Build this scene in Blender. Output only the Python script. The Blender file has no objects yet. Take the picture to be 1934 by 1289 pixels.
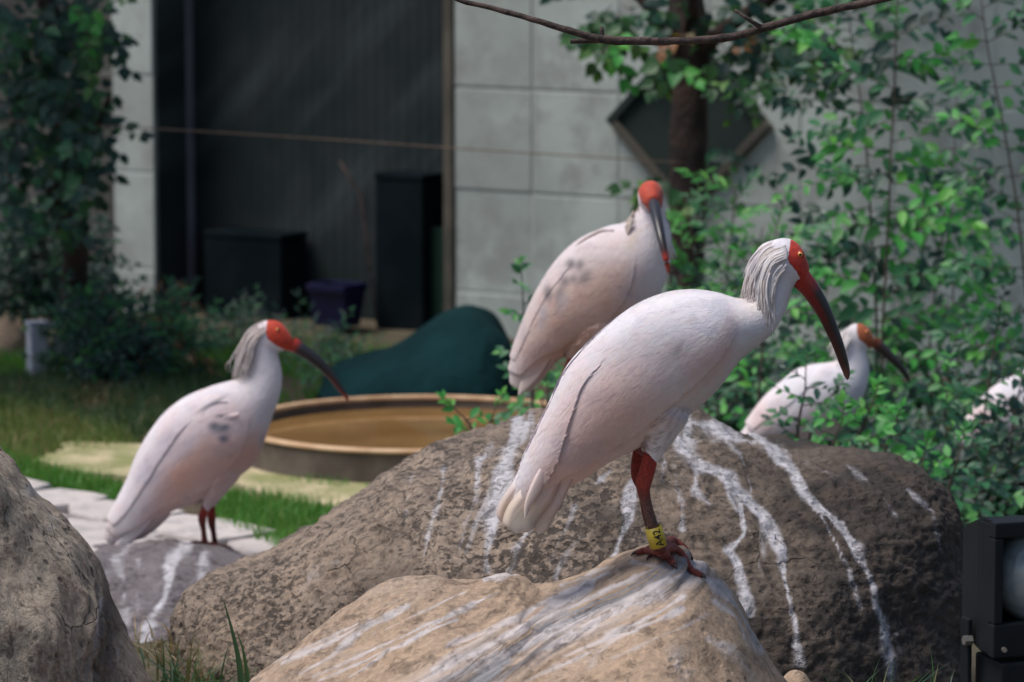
import bpy, bmesh, math, random
import numpy as np
from mathutils import Vector, Matrix, noise
from mathutils.bvhtree import BVHTree

random.seed(7)
rng = np.random.default_rng(7)
R = math.radians
scene = bpy.context.scene
COL = scene.collection

# ------------------------------------------------------------------ camera
CAM = Vector((0.0, 0.0, 1.85))
PITCH = R(7.33)
FPX = 7252.0                      # focal length in pixels of the 1934 px wide photograph
cam_data = bpy.data.cameras.new('camera')
cam_data.lens = 135.0
cam_data.sensor_width = 36.0
cam_data.clip_end = 500
cam_data.dof.use_dof = True
cam_data.dof.focus_distance = 6.95
cam_data.dof.aperture_fstop = 5.8
cam = bpy.data.objects.new('camera', cam_data)
COL.objects.link(cam)
cam.location = CAM
cam.rotation_euler = (math.pi / 2 - PITCH, 0, 0)
scene.camera = cam

# ------------------------------------------------------------------ light
SUN = Vector((-0.42, -0.10, 0.90)).normalized()
world = bpy.data.worlds.new('World')
scene.world = world
world.use_nodes = True
wn = world.node_tree
sky = wn.nodes.new('ShaderNodeTexSky')
sky.sky_type = 'NISHITA'
sky.sun_disc = False
sky.sun_elevation = math.asin(SUN.z)
sky.sun_rotation = math.atan2(SUN.x, SUN.y)
sky.dust_density = 2.0
bg = wn.nodes['Background']
bg.inputs['Strength'].default_value = 0.078
wn.links.new(sky.outputs['Color'], bg.inputs['Color'])
sun_data = bpy.data.lights.new('sun', 'SUN')
sun_data.energy = 2.5
sun_data.angle = R(30)
sun_data.color = (1.0, 0.95, 0.89)
sun = bpy.data.objects.new('sun', sun_data)
COL.objects.link(sun)
sun.location = (-4, -1, 9)
sun.rotation_euler = SUN.to_track_quat('Z', 'Y').to_euler()
scene.view_settings.view_transform = 'Standard'
scene.view_settings.look = 'None'
scene.view_settings.exposure = 0.36
scene.view_settings.gamma = 1.0
scene.view_settings.use_curve_mapping = False
scene.cycles.use_denoising = True
scene.cycles.max_bounces = 7
scene.cycles.transparent_max_bounces = 6

# ------------------------------------------------------------------ geometry helpers
F_ = Vector((0, math.cos(PITCH), -math.sin(PITCH)))
R_ = Vector((1, 0, 0))
U_ = Vector((0, math.sin(PITCH), math.cos(PITCH)))

def ray(px, py):
    return F_ + R_ * ((px - 967) / FPX) - U_ * ((py - 644.5) / FPX)

def P(px, py, d):
    return CAM + ray(px, py) * d

def G(px, py, z=0.0):
    r = ray(px, py)
    return CAM + r * ((z - CAM.z) / r.z)

def onplane(px, py, o, n):
    r = ray(px, py)
    return CAM + r * ((o - CAM).dot(n) / r.dot(n))

def proj(V):
    """world points (n,3) -> pixels of the photograph (used to lay stains and plumage marks on a surface)"""
    V = np.asarray(V, float) - np.array(CAM)
    d = V @ np.array(F_)
    return np.stack([967 + FPX * (V @ np.array(R_)) / d, 644.5 - FPX * (V @ np.array(U_)) / d], 1)

ORIGIN = {}

def props(o, label=None, cat=None, group=None, kind=None):
    if label: o['label'] = label
    if cat: o['category'] = cat
    if group: o['group'] = group
    if kind: o['kind'] = kind
    return o

def thing(name, label, cat, loc, group=None):
    o = bpy.data.objects.new(name, None)
    o.empty_display_size = 0.1
    COL.objects.link(o)
    o.location = loc
    ORIGIN[o.name] = Vector(loc)
    return props(o, label, cat, group)

def mk(name, verts, faces, mat, parent=None, loc=None, smooth=True, mats=None, mi=None):
    """verts are world coordinates"""
    org = ORIGIN[parent.name] if parent else Vector(loc if loc is not None else (0, 0, 0))
    V = np.asarray(verts, float) - np.array(org)
    me = bpy.data.meshes.new(name)
    me.from_pydata(V.tolist(), [], [tuple(f) for f in faces])
    for m in (mats or [mat]):
        me.materials.append(m)
    if smooth:
        me.polygons.foreach_set('use_smooth', [True] * len(me.polygons))
    if mi is not None:
        me.polygons.foreach_set('material_index', mi)
    me.update()
    o = bpy.data.objects.new(name, me)
    COL.objects.link(o)
    if parent:
        o.parent = parent
    else:
        o.location = org
    ORIGIN[o.name] = org
    return o

def attr_f(o, name, vals):
    a = o.data.attributes.new(name, 'FLOAT', 'POINT')
    a.data.foreach_set('value', np.asarray(vals, np.float32).ravel())

def attr_c(o, name, vals):
    a = o.data.attributes.new(name, 'FLOAT_COLOR', 'POINT')
    v = np.ones((len(vals), 4), np.float32)
    v[:, :3] = vals
    a.data.foreach_set('color', v.ravel())

def world_verts(o):
    V = np.zeros(len(o.data.vertices) * 3)
    o.data.vertices.foreach_get('co', V)
    return V.reshape(-1, 3) + np.array(ORIGIN[o.name])

class MB:
    """collects shapes into one mesh"""
    def __init__(s): s.v = []; s.f = []
    def add(s, v, f):
        k = len(s.v)
        s.v.extend([tuple(q) for q in v])
        s.f.extend([tuple(i + k for i in q) for q in f])
    def box(s, c, sx, sy, sz, rot=None, bev=0.0):
        bm = bmesh.new()
        bmesh.ops.create_cube(bm, size=1)
        bmesh.ops.scale(bm, vec=(sx, sy, sz), verts=bm.verts)
        if bev:
            bmesh.ops.bevel(bm, geom=bm.edges[:], offset=bev, segments=2, affect='EDGES', profile=0.6)
        M = Matrix.Translation(c) @ (rot.to_4x4() if rot else Matrix())
        bmesh.ops.transform(bm, matrix=M, verts=bm.verts)
        bm.verts.index_update()
        s.add([v.co[:] for v in bm.verts], [[v.index for v in f.verts] for f in bm.faces])
        bm.free()
    def tube(s, pts, rad, n=8, cap=True):
        pts = [Vector(p) for p in pts]
        if not hasattr(rad, '__len__'): rad = [rad] * len(pts)
        vs, fs = [], []
        ref = None
        for i, p in enumerate(pts):
            t = (pts[min(i + 1, len(pts) - 1)] - pts[max(i - 1, 0)]).normalized()
            if ref is None:
                a = Vector((0, 0, 1)) if abs(t.z) < 0.9 else Vector((1, 0, 0))
                ref = t.cross(a).normalized()
            ref = (ref - t * ref.dot(t)).normalized()
            b = t.cross(ref)
            for k in range(n):
                an = 2 * math.pi * k / n
                vs.append(p + (ref * math.cos(an) + b * math.sin(an)) * rad[i])
        for i in range(len(pts) - 1):
            for k in range(n):
                k2 = (k + 1) % n
                fs.append((i * n + k, i * n + k2, (i + 1) * n + k2, (i + 1) * n + k))
        if cap:
            fs.append(tuple(range(n - 1, -1, -1)))
            fs.append(tuple((len(pts) - 1) * n + k for k in range(n)))
        s.add(vs, fs)
    def build(s, name, mat, parent=None, loc=None, smooth=True):
        return mk(name, s.v, s.f, mat, parent, loc, smooth)

def spline(pts, n):
    """Catmull-Rom through rows of pts (any dimension), n samples, chord-length parameter"""
    A = np.asarray(pts, float)
    m = len(A)
    d = np.r_[0, np.cumsum(np.maximum(np.linalg.norm(np.diff(A[:, :3] if A.shape[1] > 2 else A, axis=0), axis=1), 1e-6))]
    t = np.linspace(0, d[-1], n)
    T = np.zeros_like(A)
    for i in range(m):
        a, b = max(i - 1, 0), min(i + 1, m - 1)
        T[i] = (A[b] - A[a]) / (d[b] - d[a])
    out = np.zeros((n, A.shape[1]))
    for k, x in enumerate(t):
        i = min(max(np.searchsorted(d, x, 'right') - 1, 0), m - 2)
        h = d[i + 1] - d[i]; s = (x - d[i]) / h
        h00 = 2*s**3 - 3*s**2 + 1; h10 = s**3 - 2*s**2 + s; h01 = -2*s**3 + 3*s**2; h11 = s**3 - s**2
        out[k] = h00*A[i] + h10*h*T[i] + h01*A[i+1] + h11*h*T[i+1]
    return out, d, t

def sstep(a, b, x):
    t = np.clip((x - a) / (b - a), 0, 1)
    return t * t * (3 - 2 * t)

def line_dist(Q, L):
    """distance of 2-D points Q to polyline L, and the fraction along it"""
    best = np.full(len(Q), 1e9); frac = np.zeros(len(Q))
    L = np.asarray(L, float)
    seg = np.linalg.norm(np.diff(L, axis=0), axis=1); cum = np.r_[0, np.cumsum(seg)]
    for i in range(len(L) - 1):
        a, b = L[i], L[i + 1]; ab = b - a
        t = np.clip(((Q - a) @ ab) / (ab @ ab + 1e-9), 0, 1)
        dd = np.linalg.norm(Q - (a + t[:, None] * ab), axis=1)
        m = dd < best
        best[m] = dd[m]; frac[m] = (cum[i] + t[m] * seg[i]) / cum[-1]
    return best, frac

def poly_sd(Q, poly):
    """signed distance (positive inside) of 2-D points to a closed polygon"""
    Pn = np.asarray(poly, float)
    d, _ = line_dist(Q, np.vstack([Pn, Pn[:1]]))
    inside = np.zeros(len(Q), bool)
    j = len(Pn) - 1
    for i in range(len(Pn)):
        xi, yi = Pn[i]; xj, yj = Pn[j]
        c = ((yi > Q[:, 1]) != (yj > Q[:, 1])) & (Q[:, 0] < (xj - xi) * (Q[:, 1] - yi) / (yj - yi + 1e-12) + xi)
        inside ^= c
        j = i
    return np.where(inside, d, -d)

# ------------------------------------------------------------------ material helpers
class NT:
    def __init__(s, name):
        s.m = bpy.data.materials.new(name)
        s.m.use_nodes = True
        s.t = s.m.node_tree
        s.t.nodes.clear()
    def n(s, typ, props=None, **inp):
        nd = s.t.nodes.new('ShaderNode' + typ)
        for k, v in (props or {}).items(): setattr(nd, k, v)
        for k, v in inp.items():
            key = int(k[1:]) if k[0] == 'i' and k[1:].isdigit() else k.replace('_', ' ')
            sock = nd.inputs[key]
            if isinstance(v, bpy.types.NodeSocket): s.t.links.new(v, sock)
            elif isinstance(v, bpy.types.Node): s.t.links.new(v.outputs[0], sock)
            else:
                if sock.type == 'RGBA' and len(v) == 3: v = (*v, 1)
                sock.default_value = v
        return nd
    def noise(s, vec, scale, detail=4, rough=0.55, dist=0.0):
        return s.n('TexNoise', Vector=vec, Scale=scale, Detail=detail, Roughness=rough, Distortion=dist).outputs['Fac']
    def rng(s, fac, a, b, lo=0.0, hi=1.0):
        nd = s.n('MapRange', {'interpolation_type': 'SMOOTHSTEP'}, i0=fac, i1=a, i2=b, i3=lo, i4=hi)
        return nd.outputs[0]
    def mix(s, fac, a, b, blend='MIX'):
        nd = s.n('MixRGB', {'blend_type': blend}, i0=fac, i1=a, i2=b)
        return nd.outputs[0]
    def math(s, op, a, b=0.0):
        return s.n('Math', {'operation': op}, i0=a, i1=b).outputs[0]
    def co(s):
        return s.n('TexCoord').outputs['Object']
    def attr(s, name, what='Fac'):
        return s.n('Attribute', {'attribute_name': name}).outputs[what]
    def bump(s, h, strength, dist, normal=None):
        kw = dict(Height=h, Strength=strength, Distance=dist)
        if normal: kw['Normal'] = normal
        return s.n('Bump', None, **kw).outputs[0]
    def out(s, bsdf):
        o = s.n('OutputMaterial')
        s.t.links.new(bsdf.outputs[0] if isinstance(bsdf, bpy.types.Node) else bsdf, o.inputs[0])
        return s.m
    def pbr(s, color, rough=0.7, normal=None, **kw):
        inp = dict(Base_Color=color, Roughness=rough, **kw)
        if normal: inp['Normal'] = normal
        return s.n('BsdfPrincipled', None, **inp)

def simple_mat(name, c1, c2, scale=8, rough=0.7, bump=0.2, bscale=60, bdist=0.004, **kw):
    t = NT(name); co = t.co()
    col = t.mix(t.rng(t.noise(co, scale, 6), 0.35, 0.65), c1, c2)
    nr = t.bump(t.noise(co, bscale, 5), bump, bdist) if bump else None
    return t.out(t.pbr(col, rough, nr, **kw))

def rock_mat(name, c1, c2, c3, guano=(0.62, 0.60, 0.64), pit=0.6, pitscale=38, strata=None, s=1.0, cracks=0.0, rough=0.88, grit=0.5, holes=0.0, sgain=1.0):
    t = NT(name); co = t.co()
    big = t.noise(co, 2.6 * s, 6, 0.6, 0.4)
    mid = t.noise(co, 11 * s, 8, 0.68, 0.6)
    fine = t.noise(co, 70 * s, 6, 0.7)
    col = t.mix(t.rng(big, 0.36, 0.64), c1, c2)
    col = t.mix(t.rng(mid, 0.47, 0.68), col, c3)
    grain = t.noise(co, 150 * s, 5, 0.75)
    col = t.mix(t.rng(fine, 0.42, 0.68, 0.0, 0.55), col, tuple(min(1, c * 1.55) for c in c1), 'MIX')
    col = t.mix(t.rng(grain, 0.46, 0.30, 0.0, grit), col, (0.05, 0.042, 0.036))
    col = t.mix(t.rng(grain, 0.56, 0.72, 0.0, 0.45), col, tuple(min(1, c * 1.7) for c in c1))
    vor = t.n('TexVoronoi', {'feature': 'F1'}, Vector=t.n('Mapping', None, Vector=co, Scale=(1, 1, 1.35)).outputs[0], Scale=pitscale, Randomness=1.0).outputs['Distance']
    gate = t.rng(t.noise(co, 5.0, 4), 0.38, 0.6)
    pits = t.math('MULTIPLY', t.rng(vor, 0.34, 0.12), gate)
    h2 = t.noise(co, 24 * s, 9, 0.72, 0.3)
    cav = t.rng(h2, 0.46, 0.30)
    pits = t.math('MAXIMUM', pits, cav)
    if holes:
        hv = t.n('Mapping', None, Vector=co, Scale=(1.0, 1.0, 1.55), Rotation=(0, R(20), 0)).outputs[0]
        hn = t.math('ADD', t.math('MULTIPLY', t.noise(hv, 52, 3, 0.55, 0.4), 0.75), t.math('MULTIPLY', t.noise(hv, 110, 3, 0.6), 0.25))
        pits = t.math('MAXIMUM', pits, t.math('MULTIPLY', t.math('MULTIPLY', t.rng(t.noise(co, 2.7, 3, 0.5, 0.6), 0.38, 0.56, 0.25, 1.0), t.rng(t.math('ADD', hn, t.math('MULTIPLY', t.math('SUBTRACT', t.noise(co, 4.0, 3), 0.5), 0.3)), 0.48, 0.405)), holes))
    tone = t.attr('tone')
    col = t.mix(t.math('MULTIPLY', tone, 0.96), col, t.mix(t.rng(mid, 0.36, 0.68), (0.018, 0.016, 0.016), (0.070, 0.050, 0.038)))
    if strata:
        al, pe = strata
        a = t.n('VectorMath', {'operation': 'DOT_PRODUCT'}, i0=co, i1=al).outputs['Value']
        p = t.n('VectorMath', {'operation': 'DOT_PRODUCT'}, i0=co, i1=pe).outputs['Value']
        warp = t.math('MULTIPLY', t.noise(co, 3.0, 3), 0.05)
        v = t.n('CombineXYZ', None, X=t.math('MULTIPLY', a, 1.1), Y=t.math('MULTIPLY', t.math('ADD', p, warp), 46.0), Z=0.0).outputs[0]
        st = t.noise(v, 1.0, 7, 0.62)
        st2 = t.noise(v, 3.2, 6, 0.65)
        st3 = t.noise(v, 0.42, 5, 0.6)
        smask = t.attr('strata')
        band = t.rng(smask, 0.45, 0.95)
        col = t.mix(t.math('MULTIPLY', t.rng(st3, 0.44, 0.58), t.math('MULTIPLY', band, 0.75)), col, (0.60, 0.515, 0.48))
        col = t.mix(t.math('MULTIPLY', t.rng(st, 0.50, 0.58), t.math('ADD', t.math('MULTIPLY', band, 0.75), t.math('MULTIPLY', smask, 0.18))), col, (0.66, 0.60, 0.585))
        col = t.mix(t.math('MULTIPLY', t.rng(st, 0.455, 0.40), t.math('MULTIPLY', band, 0.8)), col, (0.25, 0.27, 0.31))
        col = t.mix(t.math('MULTIPLY', t.rng(st2, 0.58, 0.68), t.math('ADD', t.math('MULTIPLY', band, 0.65), t.math('MULTIPLY', smask, 0.25))), col, (0.16, 0.105, 0.085))
        col = t.mix(t.math('MULTIPLY', t.rng(st2, 0.42, 0.34), t.math('MULTIPLY', smask, 0.5)), col, (0.40, 0.23, 0.14))
    col = t.mix(t.math('MULTIPLY', pits, pit), col, (0.045, 0.034, 0.028))
    if cracks:
        cv = t.n('TexVoronoi', {'feature': 'DISTANCE_TO_EDGE'}, Vector=t.n('VectorMath', {'operation': 'ADD'}, i0=co, i1=t.n('VectorMath', {'operation': 'SCALE'}, i0=t.n('TexNoise', Vector=co, Scale=9.0, Detail=5.0).outputs['Color'], Scale=0.14).outputs[0]).outputs[0], Scale=5.5).outputs['Distance']
        ck = t.math('MULTIPLY', t.rng(cv, 0.02, 0.0), t.rng(t.noise(co, 4.0, 3), 0.45, 0.6))
        col = t.mix(t.math('MULTIPLY', ck, cracks), col, (0.03, 0.025, 0.02))
        pits = t.math('MAXIMUM', pits, ck)
    stn = t.attr('stain')
    br = t.math('ADD', t.math('MULTIPLY', t.noise(co, 75, 8, 0.8), 0.95), t.math('MULTIPLY', t.noise(co, 14, 4), 0.95))
    if strata: br = t.math('ADD', t.math('MULTIPLY', st, 0.75), t.math('ADD', t.math('MULTIPLY', st2, 0.6), t.math('MULTIPLY', t.noise(co, 40, 6, 0.7), 0.5)))
    sm = t.rng(t.math('ADD', t.math('MULTIPLY', stn, sgain), t.math('SUBTRACT', br, 0.95)), 0.16, 0.82)
    sm = t.math('MULTIPLY', sm, t.rng(stn, 0.02, 0.22))
    sm = t.math('MULTIPLY', sm, t.math('SUBTRACT', 1.0, t.math('MULTIPLY', pits, 0.6)))
    col = t.mix(t.math('MULTIPLY', sm, 0.92), col, t.mix(t.rng(t.noise(co, 30, 4), 0.4, 0.65), guano, tuple(c * 0.72 for c in guano)))
    h = t.math('ADD', t.math('MULTIPLY', h2, 1.0), t.math('MULTIPLY', t.math('SUBTRACT', 1.0, pits), 0.5))
    h = t.math('ADD', h, t.math('MULTIPLY', fine, 0.3))
    if strata: h = t.math('ADD', h, t.math('MULTIPLY', t.math('MULTIPLY', t.math('ADD', st, st2), smask), 1.1))
    nr = t.bump(h, 0.75, 0.012)
    return t.out(t.pbr(col, rough, nr))

def leaf_mat(name, a, b, c, trans=0.35, rough=0.5):
    t = NT(name)
    ri = t.n('NewGeometry').outputs['Random Per Island']
    ro = t.n('ObjectInfo').outputs['Random']
    rr = t.math('FRACT', t.math('ADD', ri, ro))
    col = t.mix(t.rng(rr, 0.0, 0.55), a, b)
    col = t.mix(t.rng(rr, 0.72, 1.0), col, c)
    p = t.pbr(col, rough)
    tr = t.n('BsdfTranslucent', None, Color=t.mix(0.5, col, (0.16, 0.30, 0.02), 'ADD'))
    return t.out(t.n('MixShader', None, i0=trans, i1=p.outputs[0], i2=tr.outputs[0]))

# ------------------------------------------------------------------ materials
M = {}
M['leaf_mid'] = leaf_mat('leaf_mid', (0.018, 0.105, 0.058), (0.040, 0.185, 0.080), (0.11, 0.35, 0.085))
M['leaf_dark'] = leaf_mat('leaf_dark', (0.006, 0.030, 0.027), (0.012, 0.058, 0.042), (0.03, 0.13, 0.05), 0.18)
M['leaf_bright'] = leaf_mat('leaf_bright', (0.040, 0.250, 0.055), (0.065, 0.36, 0.065), (0.14, 0.45, 0.07))
M['leaf_tree'] = leaf_mat('leaf_tree', (0.015, 0.060, 0.025), (0.032, 0.115, 0.032), (0.12, 0.26, 0.06), 0.25)
M['leaf_dry'] = leaf_mat('leaf_dry', (0.20, 0.075, 0.030), (0.26, 0.11, 0.045), (0.12, 0.10, 0.03), 0.3)
M['grass'] = leaf_mat('grass', (0.055, 0.20, 0.035), (0.10, 0.29, 0.045), (0.22, 0.30, 0.07), 0.3)
M['grass_sun'] = leaf_mat('grass_sun', (0.10, 0.17, 0.04), (0.17, 0.24, 0.06), (0.34, 0.30, 0.12), 0.3)
M['grass_long'] = leaf_mat('grass_long', (0.028, 0.075, 0.038), (0.050, 0.115, 0.045), (0.20, 0.17, 0.07), 0.25)
M['straw'] = leaf_mat('straw', (0.24, 0.16, 0.075), (0.33, 0.22, 0.10), (0.16, 0.10, 0.045), 0.2)
M['stem'] = simple_mat('stem_bark', (0.055, 0.040, 0.032), (0.095, 0.070, 0.055), 30, 0.85, 0.4, 120)
M['green_stem'] = simple_mat('green_stem', (0.06, 0.10, 0.04), (0.10, 0.13, 0.06), 30, 0.7, 0.0)
M['bark'] = simple_mat('trunk_bark', (0.022, 0.015, 0.014), (0.060, 0.036, 0.030), 9, 0.9, 0.9, 26, 0.02)
M['branch'] = simple_mat('branch_bark', (0.030, 0.020, 0.018), (0.095, 0.062, 0.052), 45, 0.85, 0.8, 110, 0.006)

def block_mat(name, a, b, c):
    t = NT(name); co = t.n('NewGeometry').outputs['Position']
    col = t.mix(t.rng(t.noise(co, 1.6, 4, 0.55, 0.3), 0.36, 0.64), a, b)  # broad blotches put soft dappled shade into the block colour
    col = t.mix(t.rng(t.noise(co, 4.5, 6, 0.65), 0.46, 0.66, 0, 0.8), col, c)
    ro = t.n('ObjectInfo').outputs['Random']
    col = t.mix(t.rng(ro, 0, 1, 0.0, 0.18), col, c)
    st = t.noise(t.n('Mapping', None, Vector=co, Scale=(9, 9, 0.7)).outputs[0], 1.0, 5)
    col = t.mix(t.rng(st, 0.56, 0.75, 0, 0.4), col, c)
    nr = t.bump(t.noise(co, 45, 6, 0.65), 0.3, 0.006)
    return t.out(t.pbr(col, 0.85, nr))
M['block'] = block_mat('pale_block', (0.52, 0.58, 0.55), (0.38, 0.42, 0.40), (0.30, 0.31, 0.30))
M['shaded_block'] = block_mat('shaded_pale_block', (0.115, 0.115, 0.105), (0.075, 0.075, 0.072), (0.05, 0.046, 0.042))  # darker copy of the pale block: foliage shade painted into the left section
M['mortar'] = simple_mat('mortar', (0.40, 0.43, 0.41), (0.46, 0.49, 0.47), 10, 0.95, 0.3)
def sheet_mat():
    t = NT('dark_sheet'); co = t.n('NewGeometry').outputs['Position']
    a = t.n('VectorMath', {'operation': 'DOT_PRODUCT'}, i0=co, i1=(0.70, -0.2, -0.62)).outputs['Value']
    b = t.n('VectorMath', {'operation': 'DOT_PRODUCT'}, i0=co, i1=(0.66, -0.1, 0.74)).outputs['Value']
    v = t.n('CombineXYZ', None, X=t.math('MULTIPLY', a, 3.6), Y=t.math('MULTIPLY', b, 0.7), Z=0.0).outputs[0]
    veil = t.rng(t.noise(v, 1.0, 3, 0.5), 0.46, 0.70)  # pale diagonal haze of blurred near wires, painted into the sheet colour
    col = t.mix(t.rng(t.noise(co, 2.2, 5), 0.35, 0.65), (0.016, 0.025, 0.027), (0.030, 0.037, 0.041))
    col = t.mix(t.math('MULTIPLY', veil, 0.8), col, (0.075, 0.095, 0.10))
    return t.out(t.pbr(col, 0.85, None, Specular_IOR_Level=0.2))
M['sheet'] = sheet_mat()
M['dark_post'] = simple_mat('grey_post', (0.15, 0.155, 0.185), (0.20, 0.20, 0.24), 4, 0.6, 0.1)
M['wood_frame'] = simple_mat('brown_frame', (0.070, 0.062, 0.048), (0.115, 0.10, 0.078), 6, 0.7, 0.3)
M['dark_box'] = simple_mat('dark_box', (0.007, 0.011, 0.014), (0.011, 0.016, 0.020), 4, 0.95, 0.0, Specular_IOR_Level=0.0)
M['blue'] = simple_mat('blue_plastic', (0.0008, 0.0012, 0.030), (0.001, 0.0015, 0.042), 3, 0.45, 0.0)
M['green_sheet'] = simple_mat('green_sheet', (0.005, 0.028, 0.018), (0.008, 0.042, 0.026), 3, 0.5, 0.0)
M['diamond'] = simple_mat('dark_panel', (0.016, 0.026, 0.026), (0.028, 0.040, 0.037), 3, 0.9, 0.1, Specular_IOR_Level=0.15)
M['diamond_edge'] = simple_mat('panel_edge', (0.055, 0.050, 0.040), (0.080, 0.072, 0.058), 5, 0.7, 0.1)
M['tarp'] = simple_mat('teal_tarp', (0.003, 0.022, 0.026), (0.006, 0.036, 0.040), 3, 0.9, 0.5, 22, 0.02, Specular_IOR_Level=0.12)
M['wire'] = simple_mat('rusty_wire', (0.13, 0.085, 0.06), (0.19, 0.13, 0.09), 40, 0.6, 0.0)
M['rim'] = simple_mat('basin_rim', (0.48, 0.28, 0.15), (0.64, 0.43, 0.26), 14, 0.55, 0.3, 80)
M['basin'] = simple_mat('basin_concrete', (0.085, 0.066, 0.052), (0.14, 0.112, 0.09), 7, 0.85, 0.4, 60)
M['plate'] = simple_mat('bollard', (0.46, 0.47, 0.54), (0.56, 0.56, 0.63), 8, 0.7, 0.2)
M['black_metal'] = simple_mat('black_housing', (0.005, 0.008, 0.011), (0.009, 0.012, 0.016), 6, 0.62, 0.1, 90, 0.002, Specular_IOR_Level=0.25)
M['steel'] = simple_mat('bolt_steel', (0.35, 0.33, 0.30), (0.45, 0.43, 0.40), 50, 0.35, 0.0, Metallic=0.8)
def lens_mat():
    t = NT('lens_glass'); co = t.co()
    col = t.mix(t.rng(t.noise(co, 14, 4, 0.6, 1.2), 0.35, 0.65), (0.15, 0.19, 0.205), (0.28, 0.32, 0.34))
    return t.out(t.pbr(col, 0.25, t.bump(t.noise(co, 18, 2), 0.2, 0.01), Coat_Weight=0.6))
M['lens'] = lens_mat()
def water_mat():
    t = NT('murky_water'); co = t.co()
    col = t.mix(t.rng(t.noise(co, 3, 4), 0.3, 0.7), (0.20, 0.105, 0.035), (0.30, 0.17, 0.065))
    return t.out(t.pbr(col, 0.06, t.bump(t.noise(co, 9, 2), 0.06, 0.01), IOR=1.33))
M['water'] = water_mat()
def ground_mat():
    t = NT('soil'); co = t.n('NewGeometry').outputs['Position']
    col = t.mix(t.rng(t.noise(co, 1.1, 6), 0.35, 0.65), (0.115, 0.085, 0.055), (0.075, 0.075, 0.04))
    col = t.mix(t.rng(t.noise(co, 14, 7, 0.7), 0.5, 0.7), col, (0.16, 0.125, 0.085))
    return t.out(t.pbr(col, 0.95, t.bump(t.noise(co, 25, 8, 0.7), 0.8, 0.03)))
M['soil'] = ground_mat()
M['sand'] = simple_mat('pale_sand', (0.26, 0.27, 0.11), (0.58, 0.48, 0.31), 5.5, 0.95, 0.8, 40, 0.015)
def paver_mat():
    t = NT('flagstone'); co = t.n('NewGeometry').outputs['Position']
    ro = t.n('ObjectInfo').outputs['Random']
    col = t.mix(ro, (0.56, 0.50, 0.485), (0.62, 0.56, 0.54))
    col = t.mix(t.rng(t.noise(co, 16, 7, 0.65), 0.42, 0.7), col, (0.40, 0.37, 0.36))
    return t.out(t.pbr(col, 0.85, t.bump(t.noise(co, 50, 6), 0.4, 0.006)))
M['paver'] = paver_mat()

ST_AL = Vector((0.909, -0.05, 0.416)).normalized()
ST_PE = Vector((-0.416, 0.0, 0.909)).normalized()
M['rock_front'] = rock_mat('front_boulder', (0.42, 0.30, 0.21), (0.36, 0.265, 0.195), (0.29, 0.20, 0.145), pit=0.2, pitscale=30, grit=0.2, sgain=1.25, strata=(ST_AL, ST_PE), guano=(0.64, 0.58, 0.58))
M['rock_big'] = rock_mat('large_boulder', (0.325, 0.245, 0.185), (0.20, 0.158, 0.128), (0.105, 0.080, 0.066), pit=0.88, pitscale=42, holes=1.0, cracks=0.6, sgain=1.2)
M['rock_left'] = rock_mat('left_boulder', (0.37, 0.30, 0.235), (0.27, 0.235, 0.185), (0.20, 0.14, 0.105), pit=0.75, pitscale=30, cracks=0.95, grit=0.8, holes=0.35)
M['rock_small'] = rock_mat('small_boulder', (0.19, 0.165, 0.17), (0.13, 0.115, 0.13), (0.085, 0.07, 0.072), pit=0.6, pitscale=30, grit=0.7, holes=0.4)

# ------------------------------------------------------------------ ground
def ground_z(x, y):
    """low planting mound under the boulders"""
    z = 0.22 * np.exp(-((x + 0.55) / 0.35) ** 2 - ((y - 7.9) / 0.7) ** 2)
    z -= 0.08 * np.exp(-((x - 1.46) / 0.35) ** 2 - ((y - 10.7) / 0.4) ** 2)
    z += 0.33 * np.exp(-((x - 0.80) / 0.28) ** 2 - ((y - 6.95) / 0.35) ** 2)
    return z
def build_ground():
    xs = np.r_[-90, -40, -15, -6, np.linspace(-3.5, 3.5, 90), 6, 15, 40, 90]
    ys = np.r_[-60, -20, -4, np.linspace(3, 17, 150), 20, 30, 60, 120]
    X, Y = np.meshgrid(xs, ys, indexing='ij')
    Z = ground_z(X, Y)
    for i in range(len(xs)):
        for j in range(len(ys)):
            if 3 < ys[j] < 17 and abs(xs[i]) < 3.6:
                Z[i, j] += 0.015 * noise.noise(Vector((xs[i] * 2.5, ys[j] * 2.5, 0)))
    V = np.stack([X.ravel(), Y.ravel(), Z.ravel() - 0.02], 1)
    n = len(ys)
    Fc = [(i * n + j, (i + 1) * n + j, (i + 1) * n + j + 1, i * n + j + 1) for i in range(len(xs) - 1) for j in range(n - 1)]
    o = mk('ground', V, Fc, M['soil'])
    props(o, 'brown soil ground under the boulders and grass', None, None, 'structure')
    return o
ground = build_ground()

def patch(name, outline, z, mat, label, th=0.004):
    """a low irregular sheet on the ground, outline in world xy"""
    pts, _, _ = spline([(a, b, 0) for a, b in outline + outline[:1]], 220)
    c = pts[:-1].mean(0)
    V = [(c[0], c[1], z)]; Fc = []
    m = len(pts) - 1
    for p in pts[:-1]:
        k = 1 + 0.16 * noise.fractal(Vector((p[0] * 5, p[1] * 5, 3)), 1, 2, 3)
        V.append((c[0] + (p[0] - c[0]) * k, c[1] + (p[1] - c[1]) * k, z))
    for p in list(V[1:]):
        V.append((p[0], p[1], z - 0.06))
    for i in range(m):
        j = (i + 1) % m
        Fc.append((0, 1 + i, 1 + j)); Fc.append((1 + i, 1 + m + i, 1 + m + j, 1 + j))
    o = mk(name, V, Fc, mat, None, None, False)
    props(o, label, None, None, 'structure')
    return o
def gxy(px, py): q = G(px, py); return (q.x, q.y)
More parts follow.
